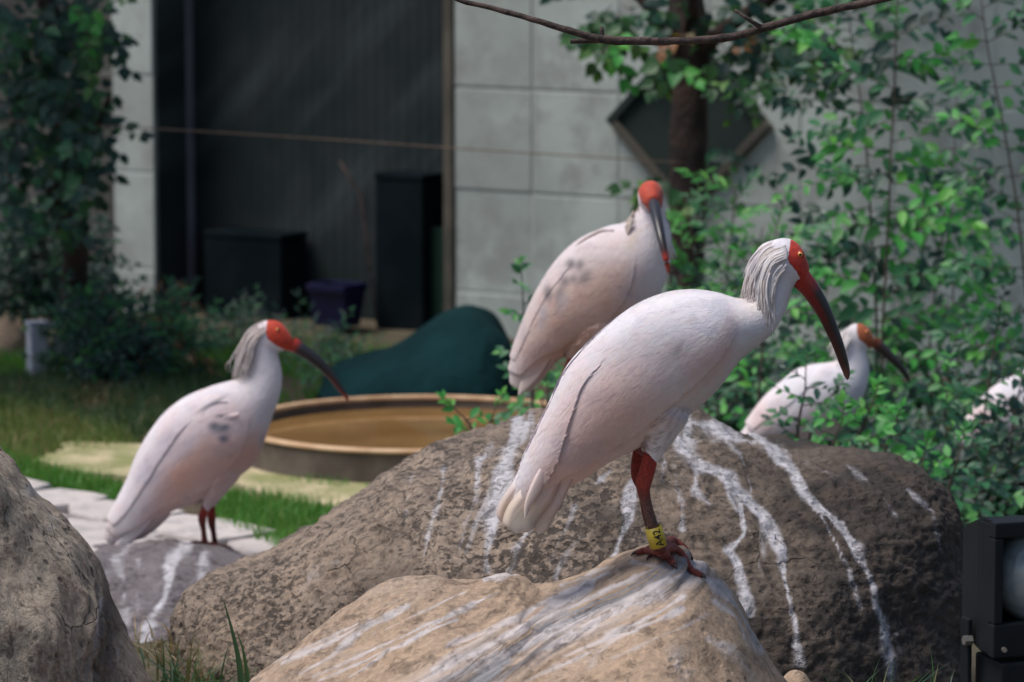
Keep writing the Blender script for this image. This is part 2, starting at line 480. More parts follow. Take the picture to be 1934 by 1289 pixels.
patch('sand_patch', [gxy(80, 850), gxy(160, 838), gxy(330, 846), gxy(520, 868), gxy(760, 890), gxy(900, 935), gxy(800, 965), gxy(560, 950), gxy(430, 915), gxy(240, 900), gxy(120, 890)], 0.004, M['sand'], 'pale sandy ground between the grass and the round basin')

# flagstone path
path = thing('stone_path', 'pale pinkish flagstone path behind the left boulders', 'path', G(250, 975))
path['kind'] = 'structure'
def paver_mesh(seed):
    rr = random.Random(seed)
    n = 7
    ang = sorted([(k + rr.uniform(-0.22, 0.22)) / n * 2 * math.pi for k in range(n)])
    top = []
    for a in ang:
        sx, sy = math.cos(a), math.sin(a)
        m = max(abs(sx), abs(sy)) ** 0.95
        top.append((0.5 * sx / m, 0.5 * sy / m))
    V = [(x * 0.985, y * 0.97, 0.0) for x, y in top] + [(x, y, -0.008) for x, y in top] + [(x, y, -0.05) for x, y in top]
    Fc = [tuple(range(n))]
    for r in (0, 1):
        for k in range(n):
            k2 = (k + 1) % n
            Fc.append((r * n + k, (r + 1) * n + k, (r + 1) * n + k2, r * n + k2))
    me = bpy.data.meshes.new('paver')
    me.from_pydata(V, [], Fc)
    me.materials.append(M['paver'])
    return me
paver_meshes = [paver_mesh(s) for s in range(5)]
pa, pb = G(30, 915), G(520, 1035)
far = [G(20, 905), G(470, 1000)]
ux = Vector((far[1].x - far[0].x, far[1].y - far[0].y, 0)).normalized()
uy = Vector((-ux.y, ux.x, 0))
k = 0
for row in range(6):
    wv = 0.26
    s = -0.4 + 0.17 * (row % 2)
    while s < 1.45:
        L = random.uniform(0.26, 0.46)
        c = Vector((far[0].x, far[0].y, 0)) + ux * (s + L / 2) - uy * (wv * (row + 0.5))
        o = bpy.data.objects.new('paver', paver_meshes[k % 5])
        COL.objects.link(o)
        o.parent = path
        o.matrix_local = Matrix.Translation(c + Vector((0, 0, 0.016 + random.uniform(-0.004, 0.004))) - ORIGIN[path.name]) @ Matrix.Rotation(math.atan2(ux.y, ux.x) + random.uniform(-0.06, 0.06), 4, 'Z') @ Matrix.Rotation(random.uniform(-0.015, 0.015), 4, 'X') @ Matrix.Diagonal((L * 0.985, wv * 0.975, 1, 1))
        s += L; k += 1

# ------------------------------------------------------------------ wall with doorway
WA = R(33)
WT = Vector((math.cos(WA), -math.sin(WA), 0))
WN = Vector((-math.sin(WA), -math.cos(WA), 0))        # faces the camera
W0 = Vector((0.066, 14.5, 0))
def wall_hit(px, py, off=0.0):
    return onplane(px, py, W0 + WN * off, WN)
def ws(px, py=350, off=0.0): return (wall_hit(px, py, off) - W0).dot(WT)
def WP(s, off, z): return W0 + WT * s + WN * off + Vector((0, 0, z))
z1, z2, z3 = [wall_hit(1000, y).z for y in (170, 366, 560)]
BH = (z1 - z3) / 2
ZB = z3 - BH * math.ceil((z3 + 0.3) / BH)
WROT = Matrix((WT, -WN, Vector((0, 0, 1)))).transposed()

wall = thing('block_wall', 'pale grey block wall with a dark doorway at the back of the enclosure', 'wall', WP(0, 0, 0))
def unit_block(name, mat):
    bm = bmesh.new(); bmesh.ops.create_cube(bm, size=1)
    me = bpy.data.meshes.new(name); bm.to_mesh(me); bm.free()
    me.materials.append(mat)
    return me
def block_mesh(name, sx, sy, sz, mat, bev=0.008):
    mb = MB(); mb.box((0, 0, 0), sx, sy, sz, None, bev)
    me = bpy.data.meshes.new(name); me.from_pydata(mb.v, [], mb.f); me.materials.append(mat)
    return me
_bm = {}
def blocks(s0, s1, off, bw, th=0.16, zt=2.3, joint=0.003, mat='block'):
    n = max(1, round((s1 - s0) / bw)); w = (s1 - s0) / n
    key = (round(w, 4), th, mat)
    if key not in _bm: _bm[key] = block_mesh('block', w - joint, th, BH - joint, M[mat])
    z = ZB
    while z < zt:
        for i in range(n):
            if z + BH > -0.1:
                o = bpy.data.objects.new('block', _bm[key]); COL.objects.link(o); o.parent = wall
                c = WP(s0 + w * (i + 0.5), off - th / 2 + random.uniform(-0.003, 0.003), z + BH / 2)
                o.matrix_local = Matrix.Translation(c - ORIGIN[wall.name]) @ WROT.to_4x4()
        z += BH
sj = ws(1005)
s_l, s_r = ws(858), ws(840)
nR = 9
blocks(s_l, sj, 0.0, (sj - s_l))
blocks(sj, sj + 0.385 * nR, 0.0, 0.385)
PL, PR = ws(214, 350, .06), ws(291, 350, .06)
blocks(PL, PR, 0.06, PR - PL, 0.24)
blocks(PL - 0.01 - 0.385 * 6, PL - 0.02, -0.05, 0.385, mat='shaded_block')
# mortar core behind the blocks
mb = MB()
def wbox(mb, s0, s1, off0, off1, za, zb, bev=0.0):
    mb.box(WP((s0 + s1) / 2, (off0 + off1) / 2, (za + zb) / 2), s1 - s0, abs(off1 - off0), zb - za, WROT, bev)
wbox(mb, s_l + 0.004, sj + 0.385 * nR - 0.004, -0.150, -0.0035, -0.2, 2.28)
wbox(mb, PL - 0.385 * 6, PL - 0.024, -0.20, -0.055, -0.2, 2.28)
wbox(mb, PL + 0.004, PR - 0.004, -0.17, 0.0565, -0.2, 2.28)
mb.build('mortar', M['mortar'], wall, smooth=False)
# brown door frame beside the pale blocks
mb = MB(); wbox(mb, s_r, s_l - 0.003, -0.14, 0.012, -0.1, 2.25, 0.004)
wbox(mb, PR + 0.003, s_l - 0.003, -0.14, 0.010, 2.253, 2.36, 0.004)
mb.build('door_frame', M['wood_frame'], wall, smooth=False)
# grey post in the doorway
mb = MB(); wbox(mb, ws(331, 350, -.14), ws(355, 350, -.14), -0.19, -0.14, -0.1, 2.25, 0.006)
mb.build('post', M['dark_post'], wall, smooth=False)
# ribbed dark sheet closing the opening
def ribbed(s0, s1, off, za, zb, pitch, depth):
    n = int((s1 - s0) / pitch) * 4
    V = []; Fc = []
    for i in range(n + 1):
        s = s0 + (s1 - s0) * i / n
        dd = depth if (i % 4) in (1, 2) else 0
        V.append(WP(s, off + dd, za)); V.append(WP(s, off + dd, zb))
    for i in range(n): Fc.append((2 * i, 2 * i + 2, 2 * i + 3, 2 * i + 1))
    return V, Fc
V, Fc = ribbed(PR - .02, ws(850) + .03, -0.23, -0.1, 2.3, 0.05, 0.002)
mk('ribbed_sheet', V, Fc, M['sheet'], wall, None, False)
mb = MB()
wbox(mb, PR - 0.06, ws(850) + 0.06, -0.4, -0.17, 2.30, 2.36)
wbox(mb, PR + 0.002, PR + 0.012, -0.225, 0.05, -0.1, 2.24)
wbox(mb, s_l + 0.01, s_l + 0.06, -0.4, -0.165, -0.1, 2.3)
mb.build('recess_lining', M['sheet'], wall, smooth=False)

# things in the doorway
def wthing(name, label, cat, s0, s1, off0, off1, z0, z1, mat, bev=0.01, lid=None):
    t = thing(name, label, cat, WP((s0 + s1) / 2, (off0 + off1) / 2, z0))
    mb = MB(); wbox(mb, s0, s1, off0, off1, z0, z1 - 0.03, bev); mb.build('case', mat, t, smooth=False)
    mb = MB(); wbox(mb, s0 - 0.002, s1 + 0.002, off0, off1 + 0.002, z1 - 0.029, z1, bev * 0.6); mb.build(lid or 'lid', mat, t, smooth=False)
    return t
def zat(px, py, off): return wall_hit(px, py, off).z
wthing('cabinet', 'low dark cabinet against the ribbed sheet, left part of the doorway', 'cabinet', ws(405, 440, -.1), ws(550, 440, -.1), -0.21, -0.03, -0.05, zat(480, 440, -.05), M['dark_box'])
wthing('cabinet', 'taller dark cabinet at the right side of the doorway beside the brown frame', 'cabinet', ws(722, 330, -.1), ws(812, 330, -.1), -0.21, -0.05, -0.05, zat(780, 330, -.05), M['dark_box'])
# blue bin (tapered)
bs0, bs1 = ws(600, 560, .1), ws(672, 560, .1)
t = thing('plastic_bin', 'deep blue plastic bin standing in the dark doorway', 'bin', WP((bs0 + bs1) / 2, 0.10, 0))
zb = zat(640, 535, 0.10)
mb = MB(); ctr = WP((bs0 + bs1) / 2, 0.10, 0)
hw = (bs1 - bs0) / 2
for (za, ka, zc, kc) in [(0, 0.78, zb - 0.03, 0.96)]:
    vs = []
    for zz, kk in ((za, ka), (zc, kc)):
        for (a, b) in ((-1, -1), (1, -1), (1, 1), (-1, 1)):
            vs.append(ctr + WT * (a * hw * kk) + WN * (b * 0.07 * kk) + Vector((0, 0, zz)))
    mb.add(vs, [(0, 1, 5, 4), (1, 2, 6, 5), (2, 3, 7, 6), (3, 0, 4, 7), (0, 3, 2, 1)])
mb.build('bin_body', M['blue'], t, smooth=False)
mb = MB()
for a, b, sa, sb in ((0, 1, 2 * hw, 0.02), (0, -1, 2 * hw, 0.02), (1, 0, 0.02, 0.12), (-1, 0, 0.02, 0.12)):
    mb.box(ctr + WT * (a * (hw - 0.01)) + WN * (b * 0.07) + Vector((0, 0, zb - 0.015)), sa, sb, 0.03, WROT, 0.004)
mb.build('bin_rim', M['blue'], t, smooth=False)
# green sheet leaning by the frame
t = MB(); wbox(t, ws(790, 500, -.1), ws(838, 500, -.1), -0.13, -0.105, -0.02, zat(815, 430, -.1), 0.003)
o = t.build('green_board', M['green_sheet'], None, WP(ws(815), -0.12, 0), False)
props(o, 'dark green board leaning upright against the brown door frame', 'board')
# pale stick leaning in doorway
t = MB(); t.tube([wall_hit(642, 305, -0.19), wall_hit(662, 340, -0.17), wall_hit(682, 372, -0.15), wall_hit(712, 610, 0.03)], [0.005, 0.007, 0.006, 0.005], 7)
o = t.build('stick', M['bark'], None, wall_hit(712, 610, 0.03))
props(o, 'thin pale stick leaning in the dark doorway', 'stick')

# dark diamond panel on the wall
sd0, sd1 = ws(1154, 228), ws(1462, 236)
hd = (sd1 - sd0) / 2
dc = WP((sd0 + sd1) / 2, 0.0, wall_hit(1307, 232).z)
t = thing('diamond_panel', 'dark diamond shaped panel on the pale wall behind the tree trunk', 'wall panel', dc)
D45 = WROT @ Matrix.Rotation(R(45), 3, 'Y')
side = hd * math.sqrt(2)
mb = MB(); mb.box(dc + WN * 0.012, side - 0.05, 0.02, side - 0.05, D45); mb.build('panel', M['diamond'], t, smooth=False)
for q in range(4):
    rot = WROT @ Matrix.Rotation(R(45 + 90 * q), 3, 'Y')
    mb = MB(); mb.box(dc + WN * 0.022 + rot @ Vector((0, 0, side / 2 - 0.016)), side - (0.0 if q % 2 else 0.066), 0.04, 0.032, rot, 0.004)
    mb.build('frame_bar', M['diamond_edge'] if q in (1, 2) else M['diamond'], t, smooth=False)

# ------------------------------------------------------------------ round basin
bc = G(798, 798, 0.10); bc.z = 0
t = thing('water_basin', 'low round concrete basin of amber water with a tan rim', 'basin', bc)
def lathe(prof, c, n=96, wob=0.0):
    V = []; Fc = []
    for i in range(n):
        a = 2 * math.pi * i / n
        k = 1 + wob * noise.noise(Vector((math.cos(a) * 2, math.sin(a) * 2, 0.5)))
        for r, z in prof: V.append((c.x + r * k * math.cos(a), c.y + r * k * math.sin(a), c.z + z))
    m = len(prof)
    for i in range(n):
        j = (i + 1) % n
        for q in range(m - 1): Fc.append((i * m + q, j * m + q, j * m + q + 1, i * m + q + 1))
    return V, Fc
V, Fc = lathe([(0.575, -0.05), (0.575, 0.0), (0.572, 0.0935), (0.55, 0.0935), (0.545, 0.02), (0.54, -0.04)], bc, wob=0.01)
mk('basin_wall', V, Fc, M['basin'], t, None, False)
V, Fc = lathe([(0.575, 0.092), (0.580, 0.094), (0.580, 0.100), (0.575, 0.104), (0.562, 0.106), (0.549, 0.104), (0.545, 0.100), (0.546, 0.092)], bc, wob=0.01)
mk('rim', V, Fc, M['rim'], t)
V, Fc = lathe([(0.549, 0.066), (0.25, 0.066), (0.002, 0.066)], bc, wob=0.0)
mk('water', V, Fc, M['water'], t)

# ------------------------------------------------------------------ teal covered heap
def heap():
    prof = [(600, 745), (630, 690), (680, 668), (740, 655), (790, 622), (830, 594), (872, 583), (912, 596), (945, 625), (965, 665), (985, 745)]
    d = 13.0
    base = G(800, 745)
    S, _, _ = spline([(*P(a, b, d).xz, 0) for a, b in prof], 60)
    V = []; nb = 26
    for i, (x, z, _) in enumerate(S):
        e = math.sqrt(max(0.02, 1 - (2 * i / 59 - 1) ** 2))
        for j in range(nb):
            f = math.pi * j / (nb - 1)
            y = 12.85 - math.cos(f) * 0.42 * e
            zz = -0.03 + (z + 0.03) * math.sin(f) ** 0.8
            nn = 0.03 * noise.noise(Vector((x * 5, y * 5, zz * 5))) + 0.02 * abs(noise.noise(Vector((x * 9 + zz * 4, y * 9, 2)))) + 0.012 * noise.noise(Vector((x * 15, y * 15, zz * 9)))
            V.append((x + nn, y + nn, zz + nn * 0.6))
    Fc = [(i * nb + j, (i + 1) * nb + j, (i + 1) * nb + j + 1, i * nb + j + 1) for i in range(59) for j in range(nb - 1)]
    o = mk('covered_heap', V, Fc, M['tarp'], None, (-0.3, 12.85, 0))
    props(o, 'dark teal tarpaulin covered heap behind the round basin', 'heap')
heap()

# ------------------------------------------------------------------ small grey bollard, stones at left
b0 = G(71, 702)
t = thing('bollard', 'short pale grey bollard at the left edge beside the dark shrub', 'bollard', b0)
mb = MB(); mb.box(b0 + Vector((0, 0, 0.08)), 0.066, 0.066, 0.18, Matrix.Rotation(0.4, 3, 'Z'), 0.008); mb.build('shaft', M['plate'], t, smooth=False)
mb = MB(); mb.box(b0 + Vector((0, 0, 0.1755)), 0.074, 0.074, 0.010, Matrix.Rotation(0.4, 3, 'Z'), 0.003); mb.build('cap', M['plate'], t, smooth=False)

# ------------------------------------------------------------------ boulders
ROCKS = {}
def rock(name, label, prof, d, df, db, zbase, mat, nx=260, nf=110, nbk=40, n_exp=2.3, seed=0.0, amp=(0.03, 0.012, 0.006), frq=(2.2, 7, 22),
         stains=(), tone=None, strata=None, dispf=None, pin=4, group=None):
    S = np.array([P(a, b, d)[:] for a, b in prof])
    S2, _, _ = spline(np.c_[S[:, 0], S[:, 2], np.zeros(len(S))], nx)
    X, Z = S2[:, 0], S2[:, 1].copy()
    want, _, _ = spline(np.c_[np.array(prof, float), np.zeros(len(prof))], nx)
    want = proj(np.c_[X, np.full(nx, S[:, 1].mean()), Z])[:, 1]
    xc = (X.min() + X.max()) / 2; hw = (X.max() - X.min()) / 2
    e = np.sqrt(np.clip(1 - np.abs((X - xc) / hw) ** 2.6, 0, 1)) * 0.97 + 0.03
    yc = S[:, 1].mean()
    ph = np.r_[np.linspace(0, math.pi / 2, nf), np.linspace(math.pi / 2, math.pi, nbk + 1)[1:]]
    m = len(ph)
    cs = np.sign(np.cos(ph)) * np.abs(np.cos(ph)) ** (2 / n_exp); sn = np.sin(ph) ** (2 / n_exp)
    dd = np.where(ph < math.pi / 2, df, db)
    def surf(Z):
        Yv = yc - cs[None, :] * dd[None, :] * e[:, None]
        Zv = zbase + sn[None, :] * np.maximum(Z - zbase, 0.001)[:, None]
        return np.stack([np.repeat(X[:, None], m, 1), Yv, Zv], 2)
    for _ in range(4):
        V = surf(Z)
        py = proj(V.reshape(-1, 3))[:, 1].reshape(nx, m).min(1)
        Z -= (want - py) / FPX * yc
    V = surf(Z).reshape(-1, 3)
    Fc = [(i * m + j, (i + 1) * m + j, (i + 1) * m + j + 1, i * m + j + 1) for i in range(nx - 1) for j in range(m - 1)]
    # normals on the grid
    A = V.reshape(nx, m, 3)
    du = np.gradient(A, axis=0); dv = np.gradient(A, axis=1)
    nr = np.cross(du, dv); nr /= (np.linalg.norm(nr, axis=2, keepdims=True) + 1e-9)
    nr = nr.reshape(-1, 3)
    D = np.zeros(len(V))
    so = Vector((seed, seed * 1.7, seed * 0.3))
    for a, f in zip(amp, frq):
        D += a * np.array([noise.fractal((Vector(v) + so) * f, 1.0, 2.0, 3) for v in V.tolist()])
    if dispf is not None: D += dispf(V)
    V = V + nr * D[:, None]
    o = mk(name, V, Fc, mat, None, (xc, yc, zbase))
    Q = proj(V)
    front = np.zeros(len(V))
    st = np.zeros(len(V))
    for (L, w, k) in stains:
        wob = np.array([noise.noise(Vector((q[0] * 0.02, q[1] * 0.02, seed))) for q in Q]) * min(w * 0.8, 7)
        wn_ = np.array([0.95 + 1.0 * noise.noise(Vector((q[0] * .03, q[1] * .013, seed + w))) for q in Q]) if len(V) > 5000 else np.ones(len(V))
        dq, fr = line_dist(Q + wob[:, None] * np.array([1.0, 0.2]), L)
        st = np.maximum(st, k * np.exp(-(dq / (w * np.clip(wn_, .35, 1.7) * (0.75 + 0.35 * np.sin(fr * 9 + w)))) ** 2) * (1 - 0.35 * fr))
    attr_f(o, 'stain', st)
    attr_f(o, 'tone', tone(Q, V) if tone else np.zeros(len(V)))
    attr_f(o, 'strata', strata(Q, V) if strata else np.zeros(len(V)))
    props(o, label, 'boulder', group)
    ROCKS[label] = BVHTree.FromPolygons([Vector(v) for v in V.tolist()], Fc)
    return ROCKS[label]

big_prof = [(345, 1330), (352, 1210), (358, 1160), (385, 1112), (430, 1068), (500, 1020), (590, 965), (680, 915), (770, 862), (860, 826), (950, 800), (1050, 783),
            (1150, 776), (1250, 780), (1330, 788), (1400, 806), (1470, 822), (1560, 838), (1650, 858), (1720, 885), (1765, 918), (1795, 965), (1812, 1020), (1816, 1100), (1812, 1200), (1806, 1330)]
big_st = [([(1330, 795), (1400, 860), (1420, 930), (1440, 1000), (1445, 1060)], 6, 0.6), ([(1430, 830), (1500, 910), (1560, 990), (1600, 1070), (1625, 1150)], 6, 0.6), ([(1010, 800), (1003, 870), (985, 940), (980, 990)], 7, 0.6), ([(930, 830), (905, 890), (900, 950)], 7, 0.55), ([(1085, 960), (1060, 1010), (1040, 1060)], 7, 0.5), ([(1255, 860), (1250, 940), (1240, 1010)], 6, 0.4), ([(1480, 850), (1530, 880), (1580, 900)], 10, 0.35), ([(1600, 880), (1660, 930), (1700, 990)], 6, 0.35), ([(960, 850), (925, 930), (895, 1000), (880, 1050)], 7, 0.6), ([(1365, 900), (1390, 960), (1420, 1010), (1440, 1090)], 5, 0.5), ([(780, 900), (770, 960), (765, 1010)], 7, 0.35), ([(975, 800), (965, 850), (945, 920), (930, 990), (915, 1075)], 22, 0.95), ([(1000, 1000), (975, 1040), (960, 1080)], 16, 0.7),
          ([(1000, 790), (985, 830), (960, 860)], 18, 0.85), ([(840, 880), (835, 930), (815, 985), (800, 1050)], 9, 0.55), ([(905, 870), (890, 960), (868, 1040)], 8, 0.55),
          ([(1210, 880), (1195, 930), (1185, 985), (1160, 1050), (1145, 1070)], 11, 0.95), ([(1150, 890), (1128, 915)], 9, 0.8),
          ([(1300, 800), (1290, 850), (1320, 880), (1375, 900), (1400, 950), (1405, 1010), (1375, 1040), (1398, 1075), (1412, 1150)], 12, 0.85),
          ([(1340, 880), (1395, 930), (1450, 985), (1475, 1040), (1485, 1110), (1500, 1170), (1512, 1250)], 11, 0.95), ([(1476, 1060), (1490, 1150), (1520, 1260)], 8, 0.7),
          ([(1390, 800), (1440, 830), (1490, 880), (1530, 940), (1590, 1000), (1640, 1080), (1655, 1140), (1672, 1210), (1680, 1270)], 12, 1.0),
          ([(1590, 990), (1622, 1040), (1648, 1090)], 9, 0.7), ([(1300, 800), (1350, 810), (1400, 830), (1460, 845)], 17, 0.8),
          ([(1260, 800), (1280, 830), (1300, 860)], 26, 0.75), ([(1715, 925), (1760, 965), (1775, 1010), (1780, 1040)], 8, 0.6),
          ([(1050, 1090), (1075, 1045), (1100, 1010)], 10, 0.45), ([(1290, 1000), (1285, 930), (1275, 880)], 9, 0.45), ([(1310, 880), (1318, 930), (1345, 960)], 9, 0.7),
          ([(640, 1060), (590, 1090), (570, 1130)], 24, 0.28), ([(1690, 1200), (1700, 1240)], 8, 0.4)]
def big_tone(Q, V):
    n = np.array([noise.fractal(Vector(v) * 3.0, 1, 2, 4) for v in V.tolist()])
    return np.clip(sstep(900, 1450, Q[:, 0] + 150 * n) * 0.82 + 0.28 * sstep(1480, 1640, Q[:, 0]) * sstep(820, 900, Q[:, 1]) + 0.9 * np.clip(n - .05, -.15, 1), 0, 1)  # rock darker to the right; part of it is shrub shade painted in
def big_disp(V):
    # coarse pitted conglomerate relief
    a = np.array([noise.fractal(Vector((v[0] * 42, v[1] * 42, v[2] * 60)), 0.6, 2, 3) for v in V.tolist()])
    r = np.array([noise.ridged_multi_fractal(Vector((v[0] * 3 + 5, v[1] * 3, v[2] * 3)), 1, 2, 3, 0.9, 1.5) for v in V.tolist()])
    return 0.008 * np.clip(a, -0.8, 0.3) - 0.034 * np.clip(r - 1.1, 0, 1.5)
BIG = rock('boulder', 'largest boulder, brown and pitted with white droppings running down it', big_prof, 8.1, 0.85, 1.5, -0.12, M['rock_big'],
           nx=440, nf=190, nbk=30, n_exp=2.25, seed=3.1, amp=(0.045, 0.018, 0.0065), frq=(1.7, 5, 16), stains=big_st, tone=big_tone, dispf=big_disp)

front_prof = [(400, 1420), (440, 1330), (480, 1280), (560, 1222), (660, 1160), (740, 1112), (800, 1090), (850, 1082), (900, 1082), (950, 1081), (985, 1084), (1012, 1095),
              (1040, 1100), (1080, 1093), (1130, 1080), (1170, 1060), (1205, 1046), (1245, 1040), (1285, 1050), (1330, 1085), (1375, 1130), (1410, 1185), (1445, 1240), (1490, 1300), (1530, 1360), (1560, 1440)]
front_st = [([(x0, y0), (x0 - L * .909, y0 + L * .416)], w_, k_) for x0, y0, L, w_, k_ in ((1310, 1078, 420, 6, .8), (1265, 1092, 480, 10, .85), (1235, 1075, 300, 5, .75), (1200, 1090, 420, 9, .8), (1150, 1082, 330, 6, .8), (1120, 1100, 300, 9, .8), (1290, 1150, 330, 7, .7),
             (940, 1120, 380, 6, .75), (880, 1118, 230, 4, .7), (770, 1145, 260, 7, .85), (700, 1168, 190, 4, .7), (860, 1170, 280, 6, .8), (1040, 1190, 260, 8, .8), (1000, 1215, 200, 10, .7), (1340, 1160, 200, 6, .5), (640, 1195, 140, 4, .6))] + [([(1110, 1105), (1040, 1150), (960, 1200), (860, 1250), (790, 1289)], 14, 0.85), ([(1240, 1120), (1130, 1170), (1010, 1235), (930, 1289)], 15, 0.9), ([(1290, 1130), (1180, 1190), (1060, 1240)], 9, 0.75),
            ([(755, 1150), (690, 1190), (620, 1240), (570, 1275)], 9, 0.85), ([(890, 1140), (830, 1175), (740, 1230), (660, 1280)], 8, 0.85), ([(920, 1095), (975, 1082)], 10, 0.9), ([(850, 1085), (870, 1090)], 8, 0.7),
            ([(1330, 1090), (1375, 1125), (1410, 1175), (1440, 1230)], 12, 0.8), ([(1350, 1135), (1390, 1165), (1420, 1220)], 12, 0.6), ([(1340, 1210), (1390, 1230), (1420, 1280)], 22, 0.5),
            ([(1270, 1230), (1290, 1289)], 26, 0.4), ([(1160, 1190), (1120, 1250)], 12, 0.5), ([(1060, 1105), (1110, 1085), (1150, 1072)], 9, 0.7),
            ([(1195, 1062), (1290, 1078), (1330, 1095)], 10, 0.5), ([(980, 1160), (900, 1210), (820, 1260)], 7, 0.6)]
def front_strata(Q, V):
    d, f = line_dist(Q, [(1320, 1062), (1200, 1120), (1020, 1200), (860, 1289), (760, 1350)])
    left = 1 - sstep(1130, 1330, Q[:, 0] + 0.9 * (Q[:, 1] - 1160))
    return np.clip(np.maximum(np.exp(-(d / (52 + 25 * f)) ** 2), 0.42 * left), 0, 1)
def front_disp(V):
    al = np.array(ST_AL); pe = np.array(ST_PE)
    a = V @ al; p = V @ pe
    Q = proj(V); s = front_strata(Q, V)
    w = np.array([noise.noise(Vector((x * 2, y * 2, 1))) for x, y in zip(a, p)]) * 0.015
    n1 = np.array([noise.fractal(Vector((x * 1.1, (y + k) * 26, 7)), 0.8, 2, 4) for x, y, k in zip(a, p, w)])
    dip = -0.016 * np.exp(-((Q[:, 0] - 1015) / 30) ** 2) * sstep(1150, 1090, Q[:, 1])
    n2 = np.array([noise.ridged_multi_fractal(Vector((x * .8, (y + k) * 11, 3)), 0.9, 2, 3, 0.9, 1.5) for x, y, k in zip(a, p, w)])
    return 0.024 * n1 * s + 0.017 * (n2 - 1) * np.clip(s * 1.6, 0, 1) + dip
FRONT = rock('boulder', 'tan streaked foremost boulder with the banded ibis standing on its tip', front_prof, 6.75, 0.75, 0.5, -0.12, M['rock_front'],
             nx=400, nf=230, nbk=30, n_exp=1.75, seed=9.4, amp=(0.02, 0.006, 0.0025), frq=(2.4, 7, 20), stains=front_st, strata=front_strata, dispf=front_disp)

left_prof = [(-330, 1420), (-300, 1100), (-220, 900), (-120, 815), (-40, 815), (5, 848), (40, 902), (75, 945), (120, 985), (150, 1012), (172, 1042), (196, 1080), (222, 1140), (246, 1200), (270, 1270), (285, 1330), (300, 1420)]
left_prof = [(x - 16, y + 14) for x, y in left_prof]
left_st = [([(190, 1130), (185, 1200), (180, 1240)], 7, 0.55), ([(60, 920), (110, 990), (90, 1000)], 14, 0.5), ([(230, 1210), (215, 1289)], 12, 0.4)]
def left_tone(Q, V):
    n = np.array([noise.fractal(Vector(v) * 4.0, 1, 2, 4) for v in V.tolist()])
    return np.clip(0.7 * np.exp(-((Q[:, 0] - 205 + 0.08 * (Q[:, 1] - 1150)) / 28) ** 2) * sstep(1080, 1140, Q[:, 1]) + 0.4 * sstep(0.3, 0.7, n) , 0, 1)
def left_disp(V):
    r = np.array([noise.ridged_multi_fractal(Vector((v[0] * 3.2, v[1] * 3.2, v[2] * 2.2)), 1, 2, 4, 0.9, 1.6) for v in V.tolist()])
    Q = proj(V)
    fl = np.exp(-((Q[:, 0] - 180) / 26) ** 2) * sstep(1090, 1130, Q[:, 1]) * np.sin(Q[:, 0] * 0.35) * 0.006
    return -0.018 * np.clip(r - 1.1, 0, 2) + fl
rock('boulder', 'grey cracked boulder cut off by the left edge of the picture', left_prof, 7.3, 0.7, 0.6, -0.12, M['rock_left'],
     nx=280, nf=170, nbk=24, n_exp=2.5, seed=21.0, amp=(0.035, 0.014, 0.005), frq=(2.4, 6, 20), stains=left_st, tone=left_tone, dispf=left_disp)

small_prof = [(120, 1330), (140, 1120), (165, 1048), (215, 1032), (280, 1024), (345, 1022), (400, 1026), (440, 1036), (475, 1055), (500, 1090), (520, 1160), (530, 1330)]
small_st = [([(352, 1024), (325, 1070), (305, 1130), (280, 1190), (262, 1225)], 13, 1.0), ([(215, 1060), (235, 1100), (240, 1180)], 14, 0.6), ([(385, 1050), (380, 1110), (365, 1200)], 13, 0.65), ([(262, 1060), (262, 1150), (268, 1200)], 9, 0.45), ([(240, 1030), (200, 1080)], 20, 0.5)]
SMALL = rock('boulder', 'small grey boulder with white streaks under the leftmost ibis', small_prof, 9.75, 0.80, 0.34, -0.08, M['rock_small'],
     nx=160, nf=130, nbk=24, n_exp=2.2, seed=33.0, amp=(0.02, 0.010, 0.004), frq=(3, 9, 26), stains=small_st)
rock('stone', 'small tan stone at the foot of the foremost boulder', [(1455, 1330), (1470, 1285), (1490, 1266), (1512, 1268), (1530, 1290), (1540, 1330)], 7.05, 0.08, 0.08, 0.05, M['rock_front'],
     nx=50, nf=30, nbk=12, seed=5, amp=(0.008, 0.003), frq=(6, 20))
rock('stone', 'pale low stone at the far left edge beside the grey bollard', [(-60, 680), (-40, 622), (0, 608), (30, 614), (48, 632), (56, 680)], 14.1, 0.12, 0.1, -0.05, M['rock_front'],
     nx=50, nf=30, nbk=12, seed=15, amp=(0.008, 0.003), frq=(6, 20))

